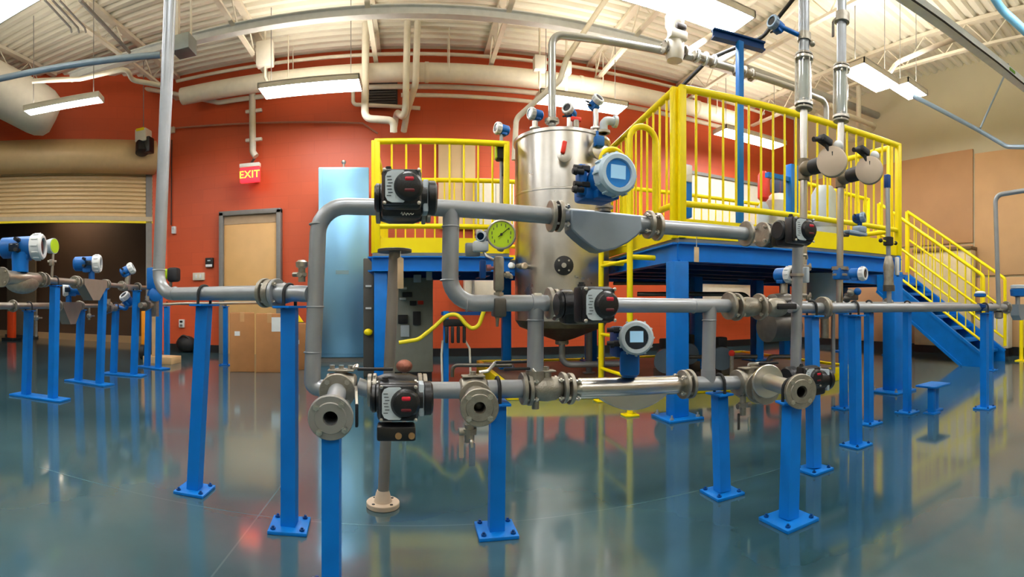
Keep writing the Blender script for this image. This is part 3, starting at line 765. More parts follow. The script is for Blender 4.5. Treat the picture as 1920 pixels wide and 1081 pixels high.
obj('door_label', MB(Mc).box((-.02, -.027, ztop * .46), (.17, .006, .05)), mat('faint_label', (120, 150, 160), .4), tc_)
obj('lifting_eye', MB(Mc).tube([(0, .1, ztop), (0, .1, ztop + .07)], .014).ball((0, .1, ztop + .09), .03), CASTING, tc_)
a, b = at(727, 690, 5.15), at(810, 690, 5.15); c = (a + b) / 2
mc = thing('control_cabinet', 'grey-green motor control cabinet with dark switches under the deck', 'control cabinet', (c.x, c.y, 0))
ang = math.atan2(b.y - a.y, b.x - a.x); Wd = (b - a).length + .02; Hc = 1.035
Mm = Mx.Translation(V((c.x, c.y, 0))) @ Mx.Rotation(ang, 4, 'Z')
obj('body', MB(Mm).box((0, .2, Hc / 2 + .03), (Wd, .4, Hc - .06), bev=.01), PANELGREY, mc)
obj('plinth', MB(Mm).box((0, .2, .03), (Wd - .02, .38, .06)), RUBBER, mc)
def pc(px, py): return ((px - 768) / (F / 5.15), H + (YH - py) / F * 5.15)
for px, py, ww, hh, m, nm in ((745, 521, .05, .04, WHITECAST, 'nameplate'), (756, 540, .07, .025, WHITECAST, 'nameplate'), (755, 560, .07, .025, WHITECAST, 'nameplate'), (804, 516, .06, .1, WHITECAST, 'nameplate'),
    (782, 522, .08, .08, GREYCAST, 'meter'), (763, 552, .1, .05, RUBBER, 'selector_switch'), (774, 568, .07, .05, RUBBER, 'selector_switch'), (788, 567, .06, .04, REDCAP, 'push_button'),
    (755, 598, .1, .09, RUBBER, 'selector_switch'), (781, 596, .08, .14, RUBBER, 'rotary_handle'), (759, 620, .09, .12, GREYCAST, 'breaker')):
    u, z = pc(px, py); obj(nm, MB(Mm).box((u, -.015, z), (ww, .03, hh), bev=.006), m, mc)
a = at(691, 690, 5.2)
sc2 = thing('narrow_cabinet', 'narrow dark grey cabinet edge with yellow knob beside the blue column', 'cabinet', (a.x, a.y, 0))
obj('body', MB().box((a.x, a.y + .2, .62), (.11, .4, 1.24), bev=.01), mat('charcoal_cabinet', (70, 68, 64), .5), sc2)
for z in (.95, .72): obj('hinge', MB().box((a.x, a.y - .005, z), (.06, .02, .02)), WHITECAST, sc2)
obj('knob', MB().ball((a.x, a.y - .03, at(690, 622, 5.2).z), .045, 1, .8, .8), YELLOW, sc2)

# ================================================================== STEEL PLATFORM
DZ = 1.2
PA, PB = V((1.69, 2.87, 0)), V((3.75, 2.55, 0))
PC = V((1.83, 4.2, 0))
PF = thing('steel_platform', 'blue steel platform deck on columns behind the pipe rig', 'platform', (2.6, 4.2, 0))
deck = [(1.69, 2.87), (3.75, 2.55), (3.87, 4.15), (6.3, 4.15), (6.3, 5.45), (3.9, 5.6), (-.34, 5.75), (-.34, 4.27), (.84, 4.27), (.84, 4.85), (1.87, 4.85)]
obj('deck_plate', MB().slab(deck, DZ - .03, DZ), mat('galvanised_grating', (120, 122, 122), .5, metal=.5), PF)
def chan(name, p0, p1, z0, z1, th=.05, m=BLUE, par=None):
    p0, p1 = V(p0), V(p1); L = (p1 - p0).length
    M = frame(((p0.x + p1.x) / 2, (p0.y + p1.y) / 2, (z0 + z1) / 2), (p1.x - p0.x, p1.y - p0.y, 0)); h = z1 - z0
    b = MB(M).box((0, 0, 0), (L, .012, h)).box((0, 0, h / 2 - .006), (L, th * 1.6, .012)).box((0, 0, -h / 2 + .006), (L, th * 1.6, .012))
    return obj(name, b, m, par or PF)
for i in range(len(deck)):
    a, b = deck[i], deck[(i + 1) % len(deck)]
    chan('edge_beam', (a[0], a[1], 0), (b[0], b[1], 0), DZ - .16, DZ - .031)
for x in (.75, 1.05, 1.6): chan('joist', (x - .3, 5.0, 0), (x - .3, 5.6, 0), DZ - .15, DZ - .04)
for k in range(5):
    y = 3.1 + k * .5; chan('joist', (1.76, y, 0), (3.8, y - .12, 0), DZ - .15, DZ - .04, m=NAVY)
for k in range(3): chan('joist', (4.4 + k * .7, 4.2, 0), (4.4 + k * .7, 5.4, 0), DZ - .15, DZ - .04, m=NAVY)
def column(p, wd=.115, plate=.26, z0=0.0):
    b = MB().box((p.x, p.y, (DZ - .16 + .015 + z0) / 2), (wd, wd, DZ - .16 - .015 - z0), bev=.008)
    c = obj('column', b, BLUE, PF)
    obj('base_plate', MB().box((p.x, p.y, z0 + .008), (plate, plate, .016), bev=.003), BLUE, c)
    for sx in (-1, 1):
        for sy in (-1, 1): inst('anchor_bolt', ANCH, c, Mx.Translation((p.x + sx * plate * .38, p.y + sy * plate * .38, z0 + .016)))
    return c
ANCH = MB().sweep([(0, 0, 0), (0, 0, .012)], .014, 6).cyl((0, 0, .01), (0, 0, .03), .007, seg=8).mesh('anchor_bolt', STEEL)
column(ground(1270, 783)); column(V((-.27, 4.33, 0))); column(ground(1674, 733), .13, .3); column(V((3.72, 4.5, 0)), z0=.111)
column(V((2.0, 5.35, 0)), plate=.2, z0=.111); column(V((-.29, 5.7, 0)), .09, .12); column(V((.95, 4.98, 0)), .09, .16, z0=.111); column(V((3.2, 5.2, 0)), plate=.2, z0=.111); column(V((6.2, 4.3, 0))); column(V((6.2, 5.3, 0))); column(V((4.9, 5.3, 0))); column(V((2.75, 4.3, 0)), .1, .2, z0=.111)

_bal = {}
def railing(label, p0, p1, n, zb=1.43, zt=2.2, toe=True, mid=False, post=.03, ends=(1, 1), group='yellow railing sections', rails=.022, off=.0):
    p0, p1 = V(p0), V(p1); d = p1 - p0; L = d.length; u = d / L
    t = thing('guard_railing', label, 'railing', ((p0.x + p1.x) / 2, (p0.y + p1.y) / 2, DZ), group)
    def P(s, z): return V((p0.x + u.x * s, p0.y + u.y * s, z))
    obj('top_rail', MB().tube([P(0, zt), P(L, zt)], rails + .004, seg=12), YELLOW, t)
    obj('bottom_rail', MB().tube([P(0, zb), P(L, zb)], rails, seg=12), YELLOW, t)
    for s, e in ((0, ends[0]), (L, ends[1])):
        if e: obj('post', MB().box(P(s, (DZ + zt) / 2 + .01), (post * 1.6, post * 1.6, zt - DZ + .02), Mx.Rotation(math.atan2(u.y, u.x), 3, 'Z'), bev=.006), YELLOW, t)
    k = (round(zb, 3), round(zt, 3))
    if k not in _bal: _bal[k] = MB().cyl((0, 0, zb), (0, 0, zt), .009, seg=8).mesh('baluster', YELLOW)
    for i in range(1, n): inst('baluster', _bal[k], t, Mx.Translation(P(L * i / n, 0)))
    if toe:
        M = frame(P(L / 2, DZ + .065), (u.x, u.y, 0))
        obj('toe_board', MB(M).box((0, 0, 0), (L, .008, .13)), YELLOW, t)
    return t
u = (PB - PA).normalized()
railing('yellow railing along the deck edge, from column corner past the sight glass columns', PA + u * .03, PB, 20)
railing('yellow railing returning beside the ladder from the column corner to the tank', PA + V((.0, .05, 0)), PC + V((.0, .5, 0)), 15)
railing('yellow railing at the deck end, returning from the corner post beside the stair', PB + V((.01, .1, 0)), V((3.86, 4.12, 0)), 15)
railing('yellow railing along the landing that leads to the stair', (3.95, 4.19, 0), (5.42, 4.19, 0), 16)
railing('yellow railing at the tank side with black valve positioner, above charcoal cabinets', (-.3, 4.29, 0), (.82, 4.29, 0), 9, zt=2.16)
railing('yellow railing end section facing the stainless cabinet', (-.33, 4.33, 0), (-.33, 5.72, 0), 13, zt=2.16)
railing('yellow railing at the rear of the deck, before the plywood board', (-.3, 5.72, 0), (2.6, 5.62, 0), 26, zt=2.18)
railing('yellow rear railing behind the vessel on the deck and hoist post', (2.64, 5.62, 0), (6.2, 5.42, 0), 32)

# ------------------------------------------------------------------ ladder
LA = thing('access_ladder', 'yellow ladder with looped grab rails leaning up to the deck by the tank', 'ladder', (1.46, 3.4, 0))
la, lb = on_z(1127, 754, 0.0), ground(1179, 778)
la = at(1127, 750, 3.9); la.z = 0
lb = at(1181, 778, 3.4); lb.z = 0
for q in (la, lb):
    hoop = MB().tube([q, (q.x, q.y, 1.98), (q.x + .2, q.y, 1.98), (q.x + .2, q.y, 1.22)], .021, .1, 12)
    obj('side_rail', hoop, YELLOW, LA)
    obj('foot_plate', MB().box((q.x, q.y, .006), (.1, .1, .012), bev=.003), YELLOW, LA)
    obj('standoff', MB().tube([(q.x, q.y, 1.08), (q.x + .19, q.y, 1.08)], .018, 0, 10), YELLOW, LA)
for k in range(4): obj('rung', MB().cyl((la.x, la.y, .26 + k * .265), (lb.x, lb.y, .26 + k * .265), .013, seg=10), YELLOW, LA)

# ------------------------------------------------------------------ stair
ST = thing('steel_stair', 'blue steel stair descending from the landing by the beige wall', 'stair', (5.88, 3.3, 0))
sx0, sx1, sy0, sy1 = 5.5, 6.2, 2.5, 4.09
for x in (sx0, sx1):
    poly = [(sy0, 0), (sy0 + .3, 0), (sy1, DZ - .26), (sy1, DZ), (sy1 - .06, DZ), (sy0, .14)]
    b = MB().add([(x - .005, y_, z_) for y_, z_ in poly] + [(x + .005, y_, z_) for y_, z_ in poly], [tuple(range(6)), tuple(range(11, 5, -1))] + [(i, (i + 1) % 6, (i + 1) % 6 + 6, i + 6) for i in range(6)])
    for (ya, za), (yb2, zb2) in (((sy0 + .3, .006), (sy1, DZ - .254)), ((sy0, .14), (sy1 - .06, DZ))):
        b.sweep([(x, ya, za), (x, yb2, zb2)], .026, 4, sq=True)
    obj('stringer', b, BLUE, ST)
NT = 7
for k in range(NT):
    z = DZ * (k + 1) / (NT + 1) ; y_ = sy0 + .12 + (sy1 - sy0 - .16) * (k) / NT
    obj('tread', MB().box(((sx0 + sx1) / 2, y_ + .1, z), (sx1 - sx0 - .02, .25, .035), bev=.004).box(((sx0 + sx1) / 2, y_ + .21, z - .075), (sx1 - sx0 - .02, .01, .14)), BLUE, ST)
def stair_rail(x, label, y0=2.5, y1=4.05, top=.9):
    t = thing('stair_handrail', label, 'handrail', (x, 3.3, 0), 'stair handrails')
    def zz(y_): return .205 + (DZ - .14) * (y_ - sy0) / (sy1 - sy0)
    obj('top_rail', MB().tube([(x, y0, zz(y0) + .0), (x, y0, zz(y0) + top), (x, y1, zz(y1) + top)], .023, .06, 12), YELLOW, t)
    obj('mid_rail', MB().tube([(x, y0, zz(y0) + top * .55), (x, y1, zz(y1) + top * .55)], .017, 0, 10), YELLOW, t)
    obj('bottom_rail', MB().tube([(x, y0, zz(y0) + .1), (x, y1, zz(y1) + .1)], .017, 0, 10), YELLOW, t)
    obj('post', MB().box((x, y1, zz(y1) + top / 2), (.05, .05, top)), YELLOW, t)
    for i in range(1, 13):
        y_ = y0 + (y1 - y0) * i / 13
        obj('baluster', MB().cyl((x, y_, zz(y_) + .1), (x, y_, zz(y_) + top), .008, seg=8), YELLOW, t)
stair_rail(5.5, 'sloping yellow handrail on the stair side facing the pipe rig')
stair_rail(6.2, 'sloping yellow handrail on the stair side along the beige wall')
p = ground(1915, 676)
bo = thing('yellow_bollard', 'slim yellow bollard post past the stair foot', 'bollard', p)
obj('post', MB().cyl(p, p + V((0, 0, .62)), .028), YELLOW, bo); obj('base_plate', MB().box(p + V((0, 0, .006)), (.14, .14, .012)), YELLOW, bo)

# ================================================================== SKID
SK = [(.75, 3.9), (4.0, 3.25), (4.2, 5.4), (.75, 5.6)]
sk = thing('equipment_skid', 'low skid with yellow edging under the tank and pumps', 'skid', (2.4, 4.4, 0))
obj('skid_deck', MB().slab([(.8, 3.95), (3.95, 3.32), (4.15, 5.35), (.8, 5.55)], .0, .11), mat('dusty_brown_deck', (112, 92, 78), .6, var=.2, scale=4), sk)
for i in range(4):
    a, b = V((*SK[i], 0)), V((*SK[(i + 1) % 4], 0)); d = (b - a); M = frame((a + b) / 2 + V((0, 0, .065)), d)
    obj('edge_curb', MB(M).box((0, 0, 0), (d.length, .05, .13), bev=.006), YELLOW, sk)

# ================================================================== TANK
TC = V((1.315, 4.25, 0)); TR = .418; TZ = 2.19
TK = thing('process_tank', 'tall stainless process tank in the notch of the platform', 'tank', TC + V((0, 0, .11)))
obj('shell', MB().lathe([(.62, TR), (TZ - .5, TR), (TZ - .495, TR + .004), (TZ - .485, TR + .004), (TZ - .48, TR), (TZ - .03, TR), (TZ - .025, TR + .014), (TZ, TR + .014), (TZ + .004, TR)], TC, (0, 0, 1), 72), STAINLESS, TK)
obj('top_head', MB().lathe([(TZ + .004, TR), (TZ + .03, TR * .8), (TZ + .05, TR * .4), (TZ + .055, 0)], TC, (0, 0, 1), 48), STAINLESS, TK)
obj('bottom_cone', MB().lathe([(.62, TR), (.56, TR * .9), (.46, .12), (.44, .06), (.44, 0)], TC, (0, 0, 1), 48), DARKSTEEL, TK)
for a in (.5, 2.2, 3.9, 5.6):
    q = TC + V((math.cos(a) * TR * .88, math.sin(a) * TR * .88, 0))
    lg = obj('leg', MB().cyl((q.x, q.y, .12), (q.x, q.y, .68), .03), STEEL, TK)
    obj('foot_pad', MB().lathe([(.112, .06), (.122, .06)], q, (0, 0, 1), 18), STEEL, lg)
dr = MB().tube([(TC.x, TC.y, .44), (TC.x, TC.y, .22), (TC.x + .6, TC.y - .12, .22)], .028, .08)
dp_ = obj('drain_pipe', dr, STEEL, TK)
flange(TK, (TC.x, TC.y, .42), (0, 0, 1), .06, .03, L=.05)
def tp_(px, py, d=3.83): return at(px, py, d)
# nozzle with red handle and cap on the shell
def shell(px, z):
    b = brg(px); s, c_ = math.sin(b), math.cos(b)
    B = -2 * (TC.x * s + TC.y * c_); C_ = TC.x ** 2 + TC.y ** 2 - TR * TR
    d = (-B - math.sqrt(max(B * B - 4 * C_, 0))) / 2
    return V((d * s, d * c_, z))
def shz(px, py):
    q = shell(px, 0); return V((q.x, q.y, H + (YH - py) / F * math.hypot(q.x, q.y)))
def outn(q): return (V((q.x, q.y, 0)) - V((TC.x, TC.y, 0))).normalized()
q = shz(1058, 295); nn = outn(q)
sv = obj('sample_nozzle', MB().lathe([(0, .045), (.05, .045), (.06, .06), (.085, .06), (.09, .03)], q, nn, 24), STAINLESS, TK)
obj('red_handle', MB().box(q + nn * .1 + V((-.01, 0, .05)), (.035, .03, .1), Mx.Rotation(.2, 3, 'Y'), bev=.008), REDCAP, sv)
q = shz(1057, 498); nn = outn(q)
hb_ = obj('level_flange', MB().lathe([(0, .06), (.02, .078), (.035, .078), (.045, .04), (.05, .024)], q, nn, 26), RUBBER, TK)
Fq = frame(q, nn)
for k in range(4):
    a = PI / 4 + k * PI / 2; inst('bolt', bolt_mesh(.05, STAINLESS), hb_, Fq @ Mx.Translation((.03, .056 * math.cos(a), .056 * math.sin(a))))
obj('centre_port', MB().lathe([(.04, .02), (.06, .02), (.06, .012)], q, nn, 16), STAINLESS, hb_)
q = shz(1112, 285); nn = outn(q)
mh = obj('side_manway', MB().lathe([(0, .05), (.05, .05), (.055, .075), (.075, .075), (.08, .05)], q, nn, 28), STAINLESS, TK)
obj('blue_head', MB().box(q + nn * .1 + V((-.02, 0, .06)), (.08, .07, .09), bev=.015).cyl(q + nn * .08 + V((-.02, 0, .1)), q + nn * .08 + V((-.02, 0, .15)), .012), BLUE_CAST, mh)
# small instrument on the shell beside the gauge
q = shz(992, 500); nn = outn(q)
vv = thing('tank_sample_valve', 'small chromed sample valve with white cap on the tank wall beside the gauge', 'valve', q)
obj('body', MB().cyl(q + nn * .002, q + nn * .14, .018).ball(q + nn * .1, .026), CASTING, vv)
obj('white_cap', MB().lathe([(0, .024), (.03, .026), (.036, .018)], q + nn * .12 + V((-.05, 0, 0)), (-.6, -.6, .1), 16), WHITECAST, vv)
obj('knob', MB().lathe([(0, .028), (.02, .03), (.03, .02)], q + nn * .12 + V((.04, 0, 0)), (.3, -.9, 0), 16), BEIGE, vv)
# instruments on the tank top
def top_inst(px, py, label, col, face, red=False, tall=.12):
    b_ = at(px, py, 4.2); base = V((b_.x, b_.y, TZ + .03))
    t = thing('tank_transmitter', label, 'transmitter', base, 'instruments on the tank top')
    obj('nozzle', MB().cyl(base - V((0, 0, .01)), (b_.x, b_.y, b_.z - .06), .024).lathe([(0, .045), (.014, .045)], base + V((0, 0, .01)), (0, 0, 1), 18), STAINLESS, t)
    transmitter(t, b_, face, .8, cover=WHITECAST, screen=False, body=col)
    return t
top_inst(1003, 214, 'blue instrument head with white cover on the tank rim beside the riser pipe', BLUE_CAST, (-1, -.3, 0))
top_inst(1068, 208, 'blue instrument head on the tank top next to the red valve tag', BLUE_CAST, (-.6, -.6, .2))
top_inst(1117, 192, 'tallest blue instrument head on the tank top with antenna', BLUE_CAST, (.3, -.7, .5))
b_ = at(1080, 226, 4.1); rt = thing('red_tag_valve', 'red handled valve on the tank top', 'valve', V((b_.x, b_.y, TZ + .03)))
obj('body', MB().cyl((b_.x, b_.y, TZ + .02), (b_.x, b_.y, b_.z), .025), CASTING, rt)
obj('handle', MB().box(b_ + V((0, 0, .01)), (.09, .03, .04), bev=.01), REDCAP, rt)
b_ = at(1140, 226, 4.2); bo2 = thing('breather_valve', 'grey elbow breather valve at the tank rim', 'valve', V((b_.x, b_.y, TZ)))
obj('body', MB().tube([(b_.x - .04, b_.y, TZ), (b_.x - .04, b_.y, b_.z), (b_.x + .06, b_.y, b_.z)], .035, .05).lathe([(0, .05), (.03, .05)], (b_.x + .05, b_.y, b_.z), (1, 0, 0), 18), GREYCAST, bo2)
obj('base_flange', MB().lathe([(0, .055), (.02, .055)], (b_.x - .04, b_.y, TZ + .0), (0, 0, 1), 20), CASTING, bo2)
p = at(940, 242, 4.47); lt_ = thing('level_transmitter', 'blue and white instrument head beside the tank above the black positioner', 'transmitter', p - V((0, 0, .9)))
transmitter(lt_, p, (-1, -.3, .1), .85, cover=WHITECAST, screen=False)
obj('stem', MB().cyl(p - V((0, 0, .05)), (p.x, p.y, DZ), .016), STEEL, lt_)
obj('positioner', MB().box((p.x, p.y - .02, at(936, 285, 4.47).z), (.1, .12, .16), bev=.015).box((p.x + .03, p.y - .02, at(936, 320, 4.47).z), (.06, .07, .1), bev=.01), RUBBER, lt_)
obj('lime_strip', MB().box((p.x - .055, p.y - .03, at(936, 285, 4.47).z), (.012, .08, .14)), LIME, lt_)
# riser pipe from the tank top, running along above the deck
zr = 3.0
ra = at(1035, 225, 4.15)
RP = thing('riser_pipe', 'grey pipe rising from the tank top and running level above the railing', 'pipe', (ra.x, ra.y, TZ))
obj('pipe', MB().tube([(ra.x, ra.y, TZ + .05), (ra.x, ra.y, zr), (ra.x + 1.2, 3.85, zr), on_y(1485, 164, 3.8), on_y(1549, 190, 3.8), on_y(1549, 232, 3.8)], .032, .09), mat('riser_grey', (168, 168, 162), .35, metal=.5), RP)
flange(RP, (ra.x, ra.y, TZ + .09), (0, 0, 1), .06, .03, L=.05)
fv = on_y(1265, 92, 3.8); fv.z = zr
WV = thing('white_relief_valve', 'white valve cluster on the level riser pipe under the cropped luminaire', 'valve', fv - V((0, 0, .08)))
obj('body', MB().lathe([(-.1, .07), (-.05, .085), (.06, .085), (.14, .055), (.2, .085), (.28, .085), (.32, .05)], fv + V((0, 0, .0)), (0, 0, 1), 20).box(fv + V((0, -.05, .1)), (.17, .08, .08), bev=.015), WHITE, WV)
obj('pressure_cap', MB().box(fv + V((.02, -.075, .17)), (.1, .04, .05), bev=.012), mat('dark_valve_cap', (70, 64, 62), .5), WV)
for s in (-1, 1): flange(WV, fv + V((s * .1, 0, 0)), (1, 0, 0), .06, .02, L=.045)
for px, lab in ((1322, 'white flanged fitting row on the riser pipe behind the blue T post'), (1395, 'grey coupling on the riser pipe past the blue T post')):
    c = on_y(px, 105, 3.8); c.z = zr; c.y = 3.8
    t = thing('pipe_coupling', lab, 'coupling', c)
    for s in (-1, 0, 1): flange(t, c + V((s * .09, 0, 0)), (1, 0, 0), .06, .02, L=.04 if s else 0, nb=4 if s else 0, m=WHITECAST if px < 1350 else CASTING)
    obj('sleeve', MB().cyl(c + V((-.12, 0, 0)), c + V((.12, 0, 0)), .04), CASTING, t)
pipe('black_hose', 'black cable hanging along the ceiling between riser pipe and rail', [on_z(1280, 160, 2.9), on_z(1330, 110, 3.1), on_z(1430, 70, 3.3), on_z(1490, -5, 3.6)], .018, RUBBER, bend=.2)
pipe('overhead_pipe', 'white pipe slanting overhead from the relief valve', [on_z(1285, 100, 3.05), on_z(1345, 60, 3.7), on_z(1420, -5, 4.3)], .03, WHITE, bend=.1)
pipe('overhead_pipe', 'white pipe slanting overhead behind the sight glass column', [on_z(1340, 120, 3.05), on_z(1430, 70, 3.7), on_z(1500, 5, 4.2)], .03, WHITE, bend=.1)

# ------------------------------------------------------------------ hoist post and kit on the deck
hp_ = at(1387, 415, 4.0); hp_.z = DZ
HT = thing('hoist_post', 'tall blue T-shaped hoist post standing on the deck', 'hoist', hp_)
zt_ = 2.86
obj('post', MB().box((hp_.x, hp_.y, (DZ + zt_) / 2), (.05, .05, zt_ - DZ), bev=.005), BLUE, HT)
ha, hb2 = on_z(1336, 64, zt_ + .02), on_z(1432, 90, zt_ + .02)
Mh = frame((ha + hb2) / 2, hb2 - ha); Lh = (hb2 - ha).length
obj('trolley_beam', MB(Mh).box((0, 0, .035), (Lh, .06, .012)).box((0, 0, -.025), (Lh, .06, .012)).box((0, 0, .005), (Lh, .012, .06)), NAVY, HT)
obj('base_plate', MB().box((hp_.x, hp_.y, DZ + .006), (.14, .14, .012)), BLUE, HT)
def deck_p(px, d): q = at(px, 400, d); q.z = DZ; return q
q = deck_p(1484, 4.6); bp2 = thing('blue_frame_post', 'short blue post with crossbar on the deck behind the sight glass column', 'post', q)
obj('post', MB().box((q.x, q.y, DZ + .42), (.09, .09, .84), bev=.006), BLUE, bp2)
obj('crossbar', MB().box((q.x - .15, q.y, DZ + .7), (.3, .05, .04)), BLUE, bp2)
q = deck_p(1431, 4.9); fe = thing('red_cylinder', 'red capped cylinder on the deck behind the railing bars', 'cylinder', q)
obj('body', MB().lathe([(0, .06), (.5, .06), (.56, .03)], q, (0, 0, 1), 20), GREYCAST, fe)
obj('red_cap', MB().lathe([(.57, .03), (.6, .055), (.82, .055), (.86, .03)], q, (0, 0, 1), 20), REDCAP, fe)
q = deck_p(1460, 5.1); wv2 = thing('deck_vessel', 'small white vessel on the deck with instruments on top', 'vessel', q)
obj('body', MB().lathe([(.05, .1), (.1, .15), (.6, .15), (.68, .08)], q, (0, 0, 1), 26), WHITE, wv2)
obj('instruments', MB().box(q + V((-.05, 0, .76)), (.08, .08, .14), bev=.015).box(q + V((.08, 0, .8)), (.06, .08, .2), bev=.015), mat('dull_blue_kit', (70, 80, 120), .5), wv2)
obj('stand', MB().cyl(q, q + V((0, 0, .07)), .1), GREY, wv2)
q = deck_p(1278, 4.7); cb2 = thing('blue_control_box', 'blue and white control box on the deck behind the railing corner', 'control box', q)
obj('post', MB().box(q + V((0, 0, .25)), (.05, .05, .5)), BLUE, cb2)
obj('box', MB().box(q + V((0, 0, .62)), (.17, .12, .5), bev=.015), BLUE, cb2); obj('white_lid', MB().box(q + V((0, -.065, .78)), (.15, .02, .16), bev=.008), WHITE, cb2)
q = deck_p(1546, 4.85); gv = thing('grey_deck_vessel', 'grey cylindrical vessel on the deck behind the round valve covers', 'vessel', q)
obj('body', MB().lathe([(0, .13), (.62, .13), (.7, .08)], q, (0, 0, 1), 28), GREYCAST, gv); obj('band', MB().lathe([(.3, .133), (.34, .133)], q, (0, 0, 1), 28), STEEL, gv)

# ------------------------------------------------------------------ under the deck
q = at(1546, 505, 4.6)
g2 = thing('suspended_vessel', 'grey suspended vessel hanging under the deck behind the vertical pipe', 'vessel', (q.x, q.y, .7))
obj('body', MB().lathe([(.68, .06), (.74, .17), (1.04, .17)], (q.x, q.y, 0), (0, 0, 1), 34), GREYCAST, g2)
obj('outlet', MB().cyl((q.x, q.y, .45), (q.x, q.y, .7), .04), CASTING, g2)
obj('leg', MB().cyl((q.x + .12, q.y, .11), (q.x + .12, q.y, .9), .02), STEEL, g2); obj('leg', MB().cyl((q.x - .12, q.y, .11), (q.x - .12, q.y, .9), .02), STEEL, g2)
for k, (x0_, x1_, py, d, r_, lab) in enumerate(((1195, 1405, 551, 4.4, .02, 'dark pipe running level under the deck above the orange wall'), (1150, 1270, 531, 4.7, .016, 'thin dark pipe level beneath the deck by the ladder'), (1440, 1500, 668, 4.6, .02, 'grey pipe low over the skid between blue columns'), (1230, 1420, 668, 4.5, .018, 'grey pipe low over the skid behind the lower meter'), (848, 960, 684, 4.0, .016, 'brown pipe low beside the skid near the levers'))):
    pipe('process_pipe', lab, [at(x0_, py, d), at(x1_, py, d), at(x1_, py + 40, d)] if k < 2 else [at(x0_, py + 22, d), at(x0_, py, d), at(x1_, py, d)], r_, DARKSTEEL)
for px, py, d, lab, h in ((1350, 650, 4.5, 'dark pump motor on the skid beside the tee pipe', .26), (1250, 665, 4.3, 'dark pump motor on the skid behind the lower meter head', .2), (1290, 640, 4.9, 'black valve actuator on the skid behind the front column', .25)):
    q = at(px, py, d); b0 = V((q.x, q.y, .11))
    t = thing('pump', lab, 'pump', b0)
    obj('motor', MB().lathe([(-.13, .03), (-.13, .08), (.08, .085), (.09, .05)], b0 + V((0, 0, .2)), (.5, .85, 0), 20), RUBBER, t)
    obj('junction_box', MB().box(b0 + V((0, 0, .31)), (.1, .1, .09), bev=.012), RUBBER, t)
    obj('volute', MB().lathe([(-.2, .05), (-.2, .1), (-.14, .1), (-.13, .05)], b0 + V((0, 0, .18)), (.5, .85, 0), 22), mat('pump_steel_%d' % px, (96, 110, 122), .4, metal=.5), t)
    obj('foot', MB().box(b0 + V((0, 0, .05)), (.14, .24, .1), bev=.01), DARKSTEEL, t)
q = at(1372, 662, 4.2); pb = thing('red_knob_valve', 'small valve with red knob beside the pump on the skid', 'valve', V((q.x, q.y, .11)))
obj('body', MB().cyl((q.x, q.y, .11), q, .018), CASTING, pb); obj('knob', MB().ball(q, .028), REDCAP, pb)
# blue frame with black valves and yellow hose
q = at(836, 690, 4.3); q.z = 0
bf = thing('blue_manifold_stand', 'slim blue stand with black valve manifold and yellow hose', 'stand', q)
obj('post', MB().box((q.x, q.y, .35), (.045, .045, .7)), BLUE, bf)
obj('crossbar', MB().box((q.x + .15, q.y, .68), (.38, .04, .03)), NAVY, bf)
mq = at(852, 620, 4.25)
obj('manifold', MB().box(mq + V((0, 0, .07)), (.19, .09, .06), bev=.012), RUBBER, bf)
for s in (-.07, -.02, .03, .08): obj('valve_handle', MB().box(mq + V((s, -.04, -.03)), (.025, .05, .14), bev=.008), RUBBER, bf)
obj('white_line', MB().tube([mq + V((.09, 0, -.08)), mq + V((.13, 0, -.15)), mq + V((.14, 0, -.4)), (mq.x + .14, mq.y, .0)], .009, .04, 8), WHITE, bf)
obj('white_line', MB().tube([mq + V((-.1, 0, -.08)), mq + V((-.11, 0, -.2)), (mq.x - .1, mq.y, .0)], .009, .04, 8), WHITE, bf)
hose = [at(748, 642, 4.2), at(785, 636, 4.2), at(815, 612, 4.2), at(838, 590, 4.2), at(858, 588, 4.15), at(872, 606, 4.15), at(885, 617, 4.15), at(898, 610, 4.15), at(907, 583, 4.15)]
single('yellow_hose', MB().tube(hose, .017, .12, 10), HOSE, 'yellow hose drooping between the cabinet and the gauge stem', 'hose')
q = at(758, 686, 3.0)
cu = thing('copper_coil', 'small copper coloured coil float behind the lower actuated valve', 'coil', (q.x, q.y, 0))
obj('coil', MB().ball(q, .05, 1, 1, .8), mat('copper', (140, 84, 66), .5, metal=.5, bump=.4), cu); obj('stem', MB().cyl((q.x, q.y, 0), (q.x, q.y, q.z), .012), GREY, cu)

# ================================================================== THE FRONT PIPE RIG
RL = ((-.316, 1.61), (2.08, 1.69))                  # plan line of the rig
LL = ((-1.076, 1.924), (-.411, 1.64))               # plan line of the supply pipe
HL = ((1.75, 1.70), (3.31, 1.5))                    # plan line of the outgoing pipe
RX = V((RL[1][0] - RL[0][0], RL[1][1] - RL[0][1], 0)).normalized()
LX = V((LL[1][0] - LL[0][0], LL[1][1] - LL[0][1], 0)).normalized()
HX = V((HL[1][0] - HL[0][0], HL[1][1] - HL[0][1], 0)).normalized()
RO = V((RX.y, -RX.x, 0))                            # out of the rig, towards the aisle
PR = .0275
def R(px, py): return on_line(px, py, RL)
ZU = V((0, 0, 1))

def spool(label, runs, flanges=(), r=PR, m=None, bend=.085, welds=(), name='steel_pipe'):
    """pipe spool: `runs` are centre lines welded into one pipe, `flanges` are (point, axis, radius, bolt length)"""
    m = m or STEEL
    lowest = min((p for run in runs for p in run), key=lambda p: V(p).z)
    t = thing(name, label, 'pipe', lowest)
    b = MB()
    for run in runs: b.tube(run, r, bend, 20)
    for p, ax in welds: weld(b, p, ax, r)
    obj('pipe', b, m, t)
    for p, ax, Rf, L in flanges: flange(t, p, ax, Rf, .014, L=L, hub=.0)
    return t

